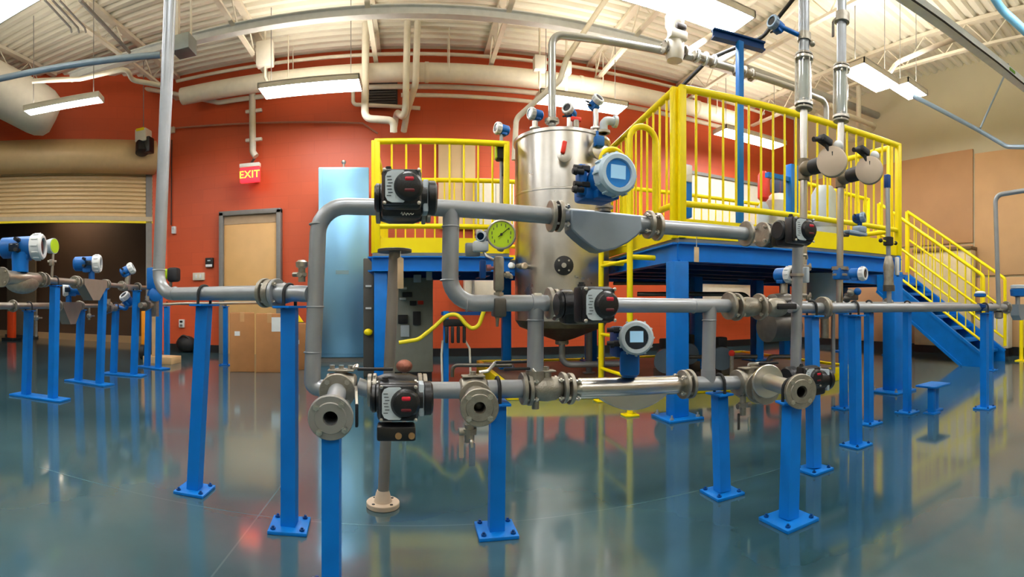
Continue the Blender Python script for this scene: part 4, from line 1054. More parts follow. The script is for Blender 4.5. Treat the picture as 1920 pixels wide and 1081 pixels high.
def ubolt(parent, c, ax, r=PR, drop=.05):
    """black u-bolt clamp round a pipe"""
    ax = V(ax).normalized(); sd = ax.cross(ZU)
    pts = [c + sd * (r + .006) - ZU * drop]
    for k in range(9):
        a = PI * k / 8; pts.append(c + sd * ((r + .006) * math.cos(a)) + ZU * ((r + .006) * math.sin(a)))
    pts.append(c - sd * (r + .006) - ZU * drop)
    return obj('u_bolt', MB().tube(pts, .006, 0, 8), RUBBER, parent)

def stand(px, py, c, label, wd=.05, plate=.13, ax=None, r=PR, rz=0.0, lean=None, base=None, saddle=.1):
    """square blue post on a bolted base plate carrying a pipe whose centre is c"""
    b = V(base) if base is not None else ground(px, py)
    ax = V(ax if ax is not None else RX)
    zt = c.z - r - .012
    t = thing('pipe_stand', label, 'pipe stand', b, 'blue pipe stands')
    tp = V((c.x, c.y, zt - .008)) if lean is None else V((lean.x, lean.y, zt - .008))
    obj('post', MB(Mx.Identity(4)).sweep([b + ZU * .012, tp], wd * .7071, 4, sq=True), BLUE, t, sharp=20)
    bp = obj('base_plate', MB().box(b + ZU * .006, (plate, plate, .012), Mx.Rotation(rz, 3, 'Z'), bev=.002), BLUE, t)
    for sx in (-1, 1):
        for sy in (-1, 1):
            q = Mx.Rotation(rz, 3, 'Z') @ V((sx * plate * .37, sy * plate * .37, .012)); inst('anchor_bolt', ANCH2, bp, Mx.Translation(b + q))
    M = frame(V((tp.x, tp.y, zt - .004)), ax)
    obj('saddle_plate', MB(M).box((0, 0, 0), (.07, saddle, .008), bev=.001), BLUE, t)
    ubolt(t, V((tp.x, tp.y, c.z)), ax, r)
    return t
ANCH2 = MB().sweep([(0, 0, 0), (0, 0, .006)], .009, 6).cyl((0, 0, .004), (0, 0, .012), .0045, seg=8).mesh('anchor_bolt', NAVY)

def scribble(M, x, z, wd, y):
    return MB(M).tube([(x + wd * k / 14, y, z + .006 * math.sin(k * 1.9) * (1 - k / 20)) for k in range(15)], .0012, 0, 5)

def actuated_valve(label, c, ax, out, fl=(1, 1), boxc=None, block=False, mark=True, turn=0.0, s=1.0, hl=.028):
    """wafer butterfly valve with a black rack actuator and a limit switch box that faces `out`"""
    ax = V(ax).normalized(); out = V(out).normalized(); c = V(c)
    t = thing('actuated_valve', label, 'actuated valve', c - ZU * .07)
    obj('valve_body', MB().lathe([(-hl, .03), (-hl, .045), (-hl * .6, .054), (hl * .6, .054), (hl, .045), (hl, .03)], c, ax, 32), BLACK, t)
    for k, sg in enumerate((-1, 1)):
        if fl[k]: flange(t, c + ax * sg * (hl + .007), ax, .055, .013, L=.045, nb=4, m=CASTING)
    obj('stem_bracket', MB().cyl(c + out * .05, c + out * .12, .02).box(c + out * .1 - ZU * .03, (.1, .06, .06), frame(V(), ax).to_3x3(), bev=.01), BLACK, t)
    a0 = c + out * .14
    act = obj('actuator', MB().lathe([(-.062, .02), (-.062, .042), (.074, .042), (.074, .02)], a0, ax, 30).box(a0 - ZU * .012, (.12, .06, .1), frame(V(), ax).to_3x3(), bev=.012), BLACK, t)
    for sg in (-1, 1):
        e = obj('end_cap', MB().lathe([(.062, .038), (.066, .042), (.074, .042), (.08, .034), (.08, 0)] if sg < 0 else [(.077, .043), (.08, .05), (.098, .05), (.104, .04), (.104, 0)], a0, ax * sg, 30), BLACK, act)
    obj('spacer_plate', MB().box(a0 + ax * .07, (.016, .07, .094), frame(V(), ax).to_3x3(), bev=.004), GREYCAST, act)
    # switch box
    b0 = boxc if boxc is not None else c + out * .225
    fo = Mx.Rotation(turn, 3, 'Z') @ out
    xx = V((-fo.y, fo.x, 0)); M = Mx((xx, -fo, ZU)).transposed().to_4x4(); M.translation = b0
    if xx.dot(RX) < 0: xx = -xx; M = Mx((xx, -fo, ZU)).transposed().to_4x4(); M.translation = b0
    M = M @ Mx.Scale(s, 4)
    sb = obj('switch_box', MB(M).box((0, .012, 0), (.108, .05, .104), bev=.01).box((0, -.02, 0), (.1, .02, .096), bev=.008).box((0, .045, -.01), (.07, .03, .07), bev=.006), BLACK, t)
    poly = [(.004, .043), (-.026, .043), (-.038, .038), (-.044, .026), (-.044, -.026), (-.038, -.038), (-.026, -.043), (.004, -.043)]
    for k in range(9):
        a = math.radians(250 - 140 * k / 8); poly.append((.022 + .042 * math.cos(a), .042 * math.sin(a)))
    obj('label_plate', MB(M).prism(poly, -.0325, -.029), LABELGREY, sb)
    ink = MB(M)
    for k in range(7): ink.box((-.034 + .002 * (k % 3), -.033, .026 - .0085 * k), (.012, .001, .002))
    obj('label_print', ink, INK, sb)
    obj('indicator_dome', MB(M).lathe([(.02, .04), (.036, .039), (.046, .032), (.05, .02), (.05, 0)], (.018, 0, 0), (0, -1, 0), 30), BLACK, sb)
    obj('indicator_window', MB(M).box((.02, -.046, .016), (.026, .012, .013), bev=.005), REDIND, sb)
    obj('indicator_slot', MB(M).box((.02, -.045, -.014), (.03, .012, .011), bev=.004), mat('dull_red_slot_%s' % t.name, (96, 22, 30), .35), sb)
    sm = SCREWM
    for sx in (-1, 1):
        for sz in (-1, 1): inst('screw', sm, sb, M @ Mx.Translation((sx * .046, -.03, sz * .044)))
    obj('cable_gland', MB(M).cyl((-.036, .015, .05), (-.036, .015, .064), .008).sweep([(-.036, .015, .052), (-.036, .015, .058)], .011, 6), RUBBER, sb)
    if mark: obj('paint_mark', scribble(M, -.002, -.068, .035, -.0), WHITE, sb)
    if block:
        so = obj('solenoid_block', MB(M).box((-.006, .0, -.082), (.104, .06, .04), bev=.006), BLACK, t)
        for x in (.0, .035): obj('port_plug', MB(M).lathe([(.028, .009), (.034, .009), (.034, .004)], (x, 0, -.086), (0, -1, 0), 14), mat('brass_%s_%d' % (t.name, int(x * 1000)), (180, 140, 96), .4, metal=.7), so)
    return t
SCREWM = MB().lathe([(0, .005), (.004, .005), (.005, .003)], (0, 0, 0), (0, -1, 0), 10).mesh('screw', STAINLESS)

def lever(parent, c, d, L=.13, rise=.02, m=RUBBER):
    """cranked steel lever with a black grip"""
    d = V(d).normalized(); c = V(c)
    lv_ = obj('lever', MB().tube([c, c + d * .03 + ZU * .004, c + d * .055 + ZU * (.004 + rise), c + d * (L * .6) + ZU * (.004 + rise)], .0055, .01, 8), STAINLESS, parent)
    M = frame(c + d * (.055 + L / 2) + ZU * (.004 + rise), d)
    obj('lever_grip', MB(M).box((0, 0, 0), (L, .02, .009), bev=.003), m, lv_)
    return lv_

def ball_valve(label, c, ax, ln=.1, Rf=.053, lev=None, levL=.13, fl=(1, 1), name='ball_valve', rise=.02):
    ax = V(ax).normalized(); c = V(c)
    t = thing(name, label, 'valve', c - ZU * .06)
    obj('body', MB().lathe([(-ln / 2 + .006, .028), (-ln / 2 + .012, .034), (-.03, .04), (0, .043), (.03, .04), (ln / 2 - .012, .034), (ln / 2 - .006, .028)], c, ax, 26), CASTING, t)
    for k, sg in enumerate((-1, 1)):
        if fl[k]: flange(t, c + ax * sg * (ln / 2), ax, Rf, .013, L=.05, nb=4)
    if lev is not None:
        bn = obj('bonnet', MB().cyl(c + ZU * .036, c + ZU * .062, .018).box(c + ZU * .063, (.06, .04, .006), frame(V(), ax).to_3x3(), bev=.002).sweep([c + ZU * .064, c + ZU * .074], .011, 6), CASTING, t)
        lever(t, c + ZU * .068, lev, levL, rise)
    return t

# -------- supply pipe, check valve and riser
e0 = on_line(296, 551, LL); topz = CZ - .02
tp0 = at(319, 0, math.hypot(e0.x, e0.y)); dirv = (tp0 - e0) / (tp0.z - e0.z)
fl0 = on_line(497, 549, LL)
sp = spool('tall grey supply pipe dropping from the roof and turning along to the flange', [[e0 + dirv * (topz - e0.z), e0, fl0]], [(fl0 + LX * .0, LX, .052, 0)], bend=.1,
    welds=[(e0 + dirv * .105, ZU), (e0 + LX * .12, LX)])
cv = on_line(509, 549, LL)
wf = thing('wafer_check_valve', 'thin wafer check valve clamped between flanges by the blue stand', 'valve', cv - ZU * .05)
obj('body', MB().lathe([(-.012, .03), (-.012, .048), (.012, .048), (.012, .03)], cv, LX, 32), CASTING, wf)
for k in range(4):
    a = PI / 4 + k * PI / 2; Fq = frame(cv, LX); inst('bolt', bolt_mesh(.085, STAINLESS), wf, Fq @ Mx.Translation((0, .042 * math.cos(a), .042 * math.sin(a))))
f1 = on_line(519, 550, LL); f2 = on_line(532, 550, LL); f3 = on_line(548, 550, LL); rj = on_line(592, 551, LL)
t = thing('reducer_pipe', 'short grey reducer pipe between the check valve and the riser', 'pipe', f1 - ZU * .04)
obj('pipe', MB().sweep([f1, f2, f3, f3 + LX * .02, on_line(580, 551, LL)], [.034, .036, PR, PR, PR], 24), STEEL, t)
flange(t, f1, LX, .052, .014, m=STEEL)
q = on_line(566, 528, LL)
dv = thing('bleed_valve', 'small stainless bleed valve standing on the reducer pipe', 'valve', q)
obj('stem', MB().cyl(q - ZU * .0, q + ZU * .045, .012).sweep([q + ZU * .018, q + ZU * .03], .017, 6), CASTING, dv)
obj('knob', MB().lathe([(.045, .012), (.05, .02), (.065, .021), (.072, .012)], q, ZU, 16), STAINLESS, dv)
obj('side_port', MB().cyl(q + ZU * .025, q + ZU * .025 - LX * .035, .008), CASTING, dv)
obj('cross_pin', MB().cyl(q + ZU * .02 + V((.0, -.03, 0)), q + ZU * .02 + V((0, .02, 0)), .006), CASTING, dv)

rt0, rt1 = R(598, 386), on_line(752, 388, RL) - RX * .074
rb = R(585, 726); rb2 = R(612, 727)
spool('grey riser bending from the lower header up to the top actuated valve', [[rt1, rt0, R(588, 640), rb, rb2]], [(rt1, RX, .053, 0)], bend=.09,
    welds=[(R(596, 420), ZU), (R(591, 575), ZU), (R(586, 660), ZU)])
V1c = R(752, 388)
V1 = actuated_valve('black actuated valve with crescent label on the top pipe by the stainless cabinet', V1c, RX, RO, boxc=at(753, 354, 1.36), fl=(0, 1), hl=.066)
# fix-up so that the left flange meets the riser pipe end
# -------- top spool with tee, down-leg and mid header start
a0, a1 = V1c + RX * .088, R(1034, 405)
tb, te = R(846, 394), R(843, 568)
m1 = R(1030, 568)
spool('grey top pipe with a tee whose leg bends into the middle header', [[a0, a1], [tb, te, m1], [R(1005, 570), R(1003, 694)]], [(a0, RX, .05, 0), (a1, RX, .054, 0), (m1, RX, .054, 0)], bend=.085,
    welds=[(R(845, 425), ZU), (R(842, 525), ZU), (R(875, 568), RX), (R(1004, 600), ZU)])

# -------- coriolis meter on the top pipe
def coriolis_top():
    c0, c1 = R(1048, 405), R(1216, 421)
    ax = (c1 - c0).normalized()
    t = thing('flow_meter', 'large grey flow meter with shield-shaped housing on the top pipe', 'flow meter', (c0 + c1) / 2 - ZU * .15)
    flange(t, c0, ax, .054, .014, L=.06, rot=PI / 4); flange(t, c1, ax, .052, .014, L=.06)
    obj('gasket', MB().lathe([(-.008, .03), (-.008, .05), (-.001, .05), (-.001, .03)], c0, ax, 28), RUBBER, t)
    obj('tube', MB().cyl(c0, c1, .03, seg=22), STEEL, t)
    px = [(1070, 391), (1203, 404), (1205, 430), (1196, 441), (1178, 455), (1155, 466), (1134, 471), (1120, 469), (1104, 459), (1086, 444), (1072, 430)]
    Yf = 1.60
    f = [on_y(x, y, Yf) for x, y in px]
    n = len(f)
    bm = MB().add([q for q in f] + [q + V((0, .085, 0)) for q in f], [tuple(range(n)), tuple(reversed(range(n, 2 * n)))] + [(i, (i + 1) % n, (i + 1) % n + n, i + n) for i in range(n)])
    h = obj('housing', bm, PLATE, t, sharp=25)
    md = h.modifiers.new('edge', 'BEVEL'); md.width = .006; md.segments = 2; md.limit_method = 'ANGLE'
    hp = at(1142, 333, 1.56)
    nk = on_y(1133, 397, 1.635)
    obj('neck', MB().cyl(nk - ZU * .0, nk + ZU * .035, .024).lathe([(.012, .032), (.02, .032)], nk, ZU, 20), CASTING, t)
    fc = V((.05, -1, -.02)).normalized()
    hs = transmitter(t, hp, fc, 1.02, scr='blue', screen=True, back=.11, cover=mat('pale_blue_cover', (186, 206, 218), .45, var=.05))
    lo = at(1120, 362, 1.6)
    obj('terminal_box', MB().box(lo + V((.0, .03, .0)), (.11, .09, .05), Mx.Rotation(.1, 3, 'Z'), bev=.012).box(lo + V((-.055, .0, .035)), (.03, .04, .1), bev=.008), BLUE_CAST, hs)
    for dz in (0.0, .058):
        g0 = at(1094, 356 - dz / 1.6 * F, 1.56)
        obj('cable_gland', MB().cyl(g0, g0 + V((-.022, 0, 0)), .009).lathe([(.02, .009), (.024, .013), (.036, .009)], g0, (-1, 0, 0), 12), RUBBER, hs)
coriolis_top()
d0, d1 = R(1232, 425), R(1399, 438)
dax = (d1 - d0).normalized()
spool('grey top pipe between the shield-shaped meter and the last actuated valve', [[d0, d1]], [(d0, dax, .052, 0), (d1, dax, .054, 0)])
q = R(1306, 446)
tg = thing('hanging_tag', 'beige tag hanging by a string from the top pipe', 'tag', q - ZU * .12)
obj('string', MB().cyl(q + ZU * .02, q - ZU * .035, .0015, seg=6), WHITE, tg)
obj('tag_card', MB().box(q - ZU * .065, (.022, .003, .06), bev=.001), TAGBEIGE, tg)
V4c = R(1440, 441)
actuated_valve('black actuated valve at the far end of the top pipe by the yellow toe board', V4c, RX, RO, boxc=at(1500, 432, 2.03), turn=-.12, fl=(1, 0), mark=False)
ve = R(1496, 446)
spool('grey vertical pipe from the last actuated valve down past the middle header', [[R(1466, 442), ve, R(1492, 690)]], bend=.06, r=.026)
q = R(1509, 515)
si = thing('strap_sensor', 'slim pale sensor box strapped on the vertical pipe', 'sensor', q - ZU * .05)
obj('body', MB().box(q + RX * .008, (.022, .03, .075), bev=.005), GREYCAST, si)
obj('strap', MB().lathe([(-.006, .03), (-.006, .034), (.006, .034), (.006, .03)], R(1494, 515), ZU, 22, loop=True), STAINLESS, si)
for py in (478, 553): obj('clip', MB().tube([R(1498, py), R(1512, py), R(1513, py + 8)], .007, .005, 8), CASTING, si)

# -------- middle header
V2c = R(1060, 571)
V2 = actuated_valve('black actuated valve with crescent label on the middle header under the tank', V2c, RX, RO, boxc=at(1116, 571, 1.42), turn=.1, fl=(1, 0), mark=False)
n0, n1 = R(1083, 571), R(1367, 573)
spool('bright middle header pipe with a tee leg to the lower header', [[n0, n1], [R(1331, 573), R(1328, 694)]], [(n1, RX, .057, 0)], welds=[(R(1330, 600), ZU), (R(1300, 573), RX)])
cvv = R(1402, 575)
ball_valve('cast check valve between two flanges on the middle header', cvv, RX, (R(1424, 575) - R(1381, 574)).length, .058, None)
bvm = R(1455, 576)
bl = ball_valve('ball valve with long black bar handle on the middle header', bvm, RX, .11, .05, None, fl=(0, 0))
hm = R(1461, 574) + RO * .05
obj('handle_bar', MB().box(hm, (.115, .014, .026), frame(V(), RX).to_3x3(), bev=.004), RUBBER, bl)
obj('handle_stem', MB().cyl(bvm + RO * .03, bvm + RO * .043, .014), CASTING, bl)
g0, g1 = R(1481, 576), on_line(1541, 577, RL)
spool('short header pipe crossing the vertical pipe to the next flange', [[g0, g1]], [(g1, RX, .055, 0)], r=.026)
h0, h1 = on_line(1553, 577, HL), on_line(1884, 576, HL)
h0 = g1 + RX * .0165
spool('long grey outgoing pipe running along the blue stands to the end meter', [[h0, V((HL[0][0] + .25, HL[0][1] - .03, h0.z)), h1]], [(h0, RX, .055, .05)], r=.026, bend=.3)

# gauge assembly
gq = at(940, 440, 1.575)
GA = thing('pressure_gauge', 'round pressure gauge with lime dial on a needle valve stem', 'gauge', R(934, 560))
gn = (V((0, 0, H)) - gq); gn.z = 0; gn.normalize()
case = obj('gauge_case', MB().lathe([(-.035, .02), (-.03, .042), (0, .047), (.008, .047), (.012, .044), (.012, .041), (.006, .041), (.006, 0)], gq, gn, 40), STAINLESS, GA)
dial = obj('dial', MB().lathe([(.0055, .0405), (.0085, .0405), (.0085, 0)], gq, gn, 36), LIME, case)
Mg = frame(gq, gn).to_3x3(); gx = ZU.cross(gn).normalized()
tk = MB()
for k in range(11):
    a = math.radians(225 - 27 * k)
    tk.box(gq + gn * .0095 + (gx * math.cos(a) + ZU * math.sin(a)) * .03, (.002, .003, .007 if k % 2 else .01), None)
obj('dial_marks', tk, INK, case)
nd = MB().tube([gq + gn * .011 - (gx * .01 + ZU * .008), gq + gn * .011 + (gx * .024 + ZU * .02)], .0012, 0, 6).lathe([(.009, .004), (.013, .004)], gq, gn, 12)
obj('needle', nd, RUBBER, case)
sp0 = R(936, 472)
st = MB().tube([gq - ZU * .045, sp0 + ZU * .012], .009).box(R(935, 513), (.033, .033, .115), bev=.008).cyl(R(935, 545), R(935, 560), .011)
obj('needle_valve_body', st, CASTING, GA)
obj('clamp_block', MB().box(R(935, 576), (.04, .075, .062), bev=.006), DARKSTEEL, GA)
obj('hex_nut', MB().sweep([R(935, 548), R(935, 556)], .017, 6), STAINLESS, GA)
obj('handle_stem', MB().cyl(R(932, 502), R(914, 503), .006).cyl(R(920, 502), R(912, 502), .011), mat('reddish_stem', (170, 110, 110), .4, metal=.4), GA)
obj('handle', MB().box(R(905, 505), (.02, .024, .062), bev=.005), NAVY, GA)
obj('side_port', MB().tube([R(940, 515), R(958, 516), R(958, 522)], .007, .008).sweep([R(948, 515), R(955, 515)], .011, 6), CASTING, GA)
obj('drain_tip', MB().cyl(R(933, 594), R(932, 612), .007, .004).cyl(R(934, 584), R(934, 596), .011), CASTING, GA)
q = at(905, 445, 1.66)
ps = thing('pressure_transmitter', 'blue pressure transmitter mounted beside the lime gauge', 'transmitter', q - ZU * .06)
transmitter(ps, q, (-.5, -.9, .1), .3, cover=GREYCAST, screen=False, glands=(1, 0))
obj('manifold', MB().box(at(901, 462, 1.66) + V((0, 0, .0)), (.05, .04, .035), bev=.006), WHITECAST, ps)
obj('base_block', MB().box(at(886, 468, 1.7), (.05, .03, .045), bev=.004), STEEL, ps)
obj('impulse_tube', MB().tube([at(905, 468, 1.66), at(912, 480, 1.655), R(926, 487)], .005, .01, 8), STAINLESS, ps)
q = R(985, 560)
hs_ = thing('pipe_boss', 'small pale square boss welded on the middle header near its flange', 'boss', q)
obj('boss', MB().box(R(1007, 555), (.028, .03, .02), bev=.003), CREAM, hs_)
obj('saddle', MB().lathe([(-.02, PR + .0005), (-.02, PR + .004), (.02, PR + .004), (.02, PR + .0005)], R(1007, 569), RX, 20, loop=True), STEEL, hs_)

# -------- lower header
TV = R(640, 722)
tv = thing('three_way_valve', 'cast three-way valve with black lever at the riser foot', 'valve', TV - ZU * .06)
obj('body', MB().lathe([(-.05, .03), (-.045, .038), (0, .046), (.045, .038), (.05, .03)], TV, RX, 28).lathe([(0, .04), (.05, .04), (.07, .034), (.11, .032)], TV, RO, 26).box(TV + ZU * .05, (.085, .05, .006), frame(V(), RX).to_3x3(), bev=.002).cyl(TV + ZU * .03, TV + ZU * .055, .02), CASTING, tv)
for dx in (-.03, 0, .03): obj('cap_screw', MB().sweep([TV + RX * dx + ZU * .053, TV + RX * dx + ZU * .066], .009, 6), STAINLESS, tv)
lv2 = obj('lever', MB().tube([TV + RX * .035 + ZU * .056, TV + RX * .055 + ZU * .07, at(668, 690, 1.6)], .0055, .012, 8), STAINLESS, tv)
M = frame((at(670, 691, 1.6) + at(737, 692, 1.6)) / 2, RX); obj('lever_grip', MB(M).box((0, 0, 0), (.115, .02, .009), bev=.003), RUBBER, lv2)
FB = at(620, 782, 1.25)
fd = (TV + RO * .11 - FB); fd_u = fd.normalized()
br = thing('branch_pipe', 'open branch pipe whose flange faces the viewer above the cut-off blue stand', 'pipe', FB - ZU * .06)
obj('pipe', MB().lathe([(0, .0185), (0, PR), (fd.length - .012, PR), (fd.length - .012, .0185)], FB, fd_u, 26, loop=True), STEEL, br)
fo2 = flange(br, FB, -fd_u, .0575, .016, bore=.0188, L=0, m=mat('flange_grey', (150, 148, 142), .45, metal=.3))
for k in range(4):
    a = PI / 4 + k * PI / 2 + .12; Fq = frame(FB, -fd_u); inst('bolt', bolt_mesh(.03, STAINLESS), fo2, Fq @ Mx.Translation((.004, .045 * math.cos(a), .045 * math.sin(a))))
obj('bore', MB().lathe([(.05, .0183), (.054, .0183), (.054, 0)], FB, fd_u, 24), BORESHADE, br)  # blackened end disc: shade inside the branch pipe, put in as colour
fb2 = flange(br, TV + RO * .117, fd_u, .055, .014, L=.03, m=CASTING)
# tall dark tag beside the branch
q = at(669, 778, 1.42)
hl = thing('drop_lever', 'slim dark lever hanging behind the open branch flange', 'lever', q - ZU * .04)
obj('grip', MB().box(q, (.008, .016, .066), bev=.002), RUBBER, hl); obj('arm', MB().tube([q + ZU * .03, q + ZU * .06 + V((-.005, .03, 0)), TV + RX * .05 - ZU * .0 + RO * .03], .005, .01, 8), STAINLESS, hl)
V3c = R(745, 731)
p0, p1 = TV + RX * .052, V3c - RX * .089
spool('short pipe joining the three-way valve to the lower actuated valve', [[p0, p1]], [(p1, RX, .053, 0)])
actuated_valve('lower black actuated valve with solenoid block and bright red window', V3c + RX * .0, RX, RO, boxc=at(747, 752, 1.36), block=True, mark=False, fl=(1, 1), hl=.066)
q0, q1 = V3c + RX * .089, R(866, 731)
spool('lower header pipe between the actuated valve and the flanged tee valve', [[q0, q1]], [(q0, RX, .053, 0)])
TV2 = R(887, 730)
t2 = thing('tee_valve', 'cast tee valve with lever whose open flange faces the viewer', 'valve', TV2 - ZU * .06)
FB2 = at(899, 763, 1.385)
f2d = (TV2 - FB2); f2u = f2d.normalized()
obj('body', MB().lathe([(-.045, .03), (-.04, .038), (0, .044), (.04, .038), (.045, .03)], TV2, RX, 26).lathe([(0, .016), (0, .033), (f2d.length - .03, .036), (f2d.length - .03, .016)], FB2, f2u, 26, loop=True).box(TV2 + ZU * .045, (.075, .045, .006), frame(V(), RX).to_3x3(), bev=.002).cyl(TV2 + ZU * .03, TV2 + ZU * .05, .018).sweep([TV2 + ZU * .047, TV2 + ZU * .06], .011, 6), CASTING, t2)
of = flange(t2, FB2, -f2u, .054, .015, bore=.017, L=.03, m=CASTING)
obj('bore_ball', MB().ball(FB2 + f2u * .035, .0155), DARKSTEEL, t2)
flange(t2, TV2 + f2u * -.11, f2u, .05, .013, m=CASTING)
lever(t2, TV2 + ZU * .056 + RX * .02, RX, .09, .028)
# hanging drain valve under the tee valve
q = at(880, 808, 1.42)
hd2 = thing('drain_valve', 'small drain ball valve with grey sleeve lever hanging under the tee valve', 'valve', q - ZU * .1)
obj('body', MB().cyl(q + ZU * .02, q - ZU * .03, .014).sweep([q + ZU * .008, q - ZU * .008], .02, 6).cyl(q - RX * .03, q + RX * .02, .011), CASTING, hd2)
obj('riser', MB().cyl(q + ZU * .015, (q.x, q.y, FB2.z - .03), .009), STAINLESS, hd2)
obj('lever', MB().box(at(885, 852, 1.4), (.018, .008, .066), bev=.004), mat('grey_lever_sleeve', (104, 120, 136), .45), hd2)
obj('lever_link', MB().tube([q - ZU * .02, at(884, 826, 1.4), at(885, 838, 1.4)], .006, .005, 8), STAINLESS, hd2)
obj('bracket', MB().box(at(865, 832, 1.44), (.014, .006, .08), bev=.002), BEIGE, hd2)
r0, r1 = TV2 + RX * .046, R(981, 728)
spool('lower header pipe clamped over the middle front stand', [[r0, r1]], [(r1, RX, .054, 0)], r=.031)
bv2 = R(1024, 728)
b2t = ball_valve('double lever ball valve under the vertical leg of the lower header', bv2, RX, (R(1056, 728) - R(992, 728)).length, .054, None)
for px, py, L_, lab in ((985, 691, .095, 0), (990, 678, .09, 0)):
    cpt = at(1005, py + 8, 1.66 if py > 680 else 1.74)
    lv3 = obj('lever', MB().tube([bv2 + ZU * .045, cpt, at(998, py, 1.66 if py > 680 else 1.74)], .005, .006, 8), STAINLESS, b2t)
    M = frame(at(972, py, 1.66 if py > 680 else 1.74), RX); obj('lever_grip', MB(M).box((0, 0, 0), (.1, .016, .009), bev=.003), RUBBER, lv3)
obj('bonnet', MB().cyl(bv2 + ZU * .035, bv2 + ZU * .06, .018).box(bv2 + ZU * .06, (.06, .04, .006), frame(V(), RX).to_3x3(), bev=.002).sweep([bv2 + ZU * .06, bv2 + ZU * .075], .011, 6), CASTING, b2t)
obj('tee_socket', MB().cyl(R(1003, 694), R(1003, 722), .032), CASTING, b2t)
obj('drain_plug', MB().cyl(R(1004, 752), R(1004, 766), .012), CASTING, b2t)

# coriolis meter on the lower header
def coriolis_low():
    c0, c1 = R(1069, 728), R(1281, 720)
    ax = (c1 - c0).normalized()
    t = thing('flow_meter', 'polished flow meter with crescent belly on the lower header', 'flow meter', (c0 + c1) / 2 - ZU * .1)
    L = (c1 - c0).length
    flange(t, c0, ax, .054, .014, L=.055); flange(t, c1, ax, .056, .014, L=.055)
    obj('tube', MB().lathe([(0, .026), (.02, .028), (.032, .036), (L - .04, .036), (L - .02, .028), (L, .026)], c0, ax, 32), STAINLESS, t)
    mid = c0 + ax * L * .5; W = .155
    n = 16; pts = []
    for k in range(n + 1):
        x = -W + 2 * W * k / n; pts.append((x, -.02 - .062 * (1 - (x / W) ** 2)))
    M = frame(mid + ax * .01, ax)
    poly = [(-W, -.012)] + pts + [(W, -.012)]
    b = MB(M).prism(poly, -.022, .022)
    o = obj('belly', b, STAINLESS, t); md = o.modifiers.new('edge', 'BEVEL'); md.width = .008; md.segments = 3; md.limit_method = 'ANGLE'
    hp = at(1190, 633, 1.73)
    hs = transmitter(t, hp, (V((0, 0, H)) - hp).normalized() * 1 + V((.12, 0, 0)), .94, scr='pale', back=.1)
    nk = at(1180, 706, 1.8)
    obj('neck', MB().box((hp + nk) / 2 - ZU * .02 + V((0, .02, 0)), (.07, .06, .09), Mx.Rotation(-.4, 3, 'Z'), bev=.012).cyl(nk, nk + ZU * .05, .028), BLUE_CAST, hs)
    obj('side_box', MB().box(at(1160, 640, 1.8), (.05, .07, .11), bev=.012), mat('deep_blue_cast', (16, 60, 120), .45), hs)
    obj('gland', MB().cyl(at(1156, 645, 1.78), at(1144, 647, 1.78), .011), RUBBER, hs)
coriolis_low()
s0 = R(1292, 719); s1 = R(1328, 717); s2 = R(1383, 717)
spool('lower header tee pipe under the vertical leg, clamped to a blue stand', [[s0, s2], [R(1328, 692), s1]], [(s0, RX, .057, .0), (s2, RX, .055, 0)], r=.029)
# end casting: the header turns into the outlet branch
bv3 = R(1404, 718)
FB3 = V((1.215, 1.235, .452)); f3d = V((bv3.x, bv3.y, .452)) - FB3; f3u = f3d.normalized()
ev = thing('gate_valve', 'large cast valve turning the lower header towards the open outlet', 'valve', bv3 - ZU * .07)
obj('body', MB().lathe([(-.045, .03), (-.04, .042), (0, .052), (.03, .05), (.05, .03), (.052, 0)], bv3, RX, 28).lathe([(0, .045), (.05, .046), (.12, .04), (.17, .036)], bv3, -f3u, 28).cyl(bv3 + ZU * .03, bv3 + ZU * .068, .026).box(bv3 + ZU * .066, (.085, .05, .007), frame(V(), RX).to_3x3(), bev=.002), CASTING, ev)
flange(ev, bv3 - RX * .043, RX, .057, .014, L=.05)
flange(ev, bv3 - f3u * .115, f3u, .066, .014, L=.05)
flange(ev, bv3 - f3u * .17, f3u, .06, .014, m=CASTING)
lv5 = obj('lever', MB().tube([bv3 + ZU * .068, bv3 + ZU * .082, bv3 + ZU * .082 + RX * .05 - f3u * .02], .007, .01, 8), STAINLESS, ev)
obj('lever_grip', MB(frame(bv3 + ZU * .083 + RX * .09 - f3u * .04, RX * .05 - f3u * .02)).box((0, 0, 0), (.09, .018, .01), bev=.003), RUBBER, lv5)
ob = thing('outlet_pipe', 'silver outlet pipe ending in an open flange above the angled stand', 'pipe', FB3 - ZU * .06)
Lo = f3d.length - .18
obj('pipe', MB().lathe([(0, .0205), (0, .031), (Lo, .031), (Lo, .0205)], FB3, f3u, 30, loop=True), STAINLESS, ob)
flange(ob, FB3 - f3u * .002, -f3u, .061, .016, bore=.0208, L=.03, m=CASTING)
obj('bore', MB().lathe([(.06, .0203), (.064, .0203), (.064, 0)], FB3, f3u, 24), BORESHADE, ob)  # black disc painted as the shade deep in the outlet
flange(ob, FB3 + f3u * (Lo - .007), f3u, .066, .014, m=STAINLESS)
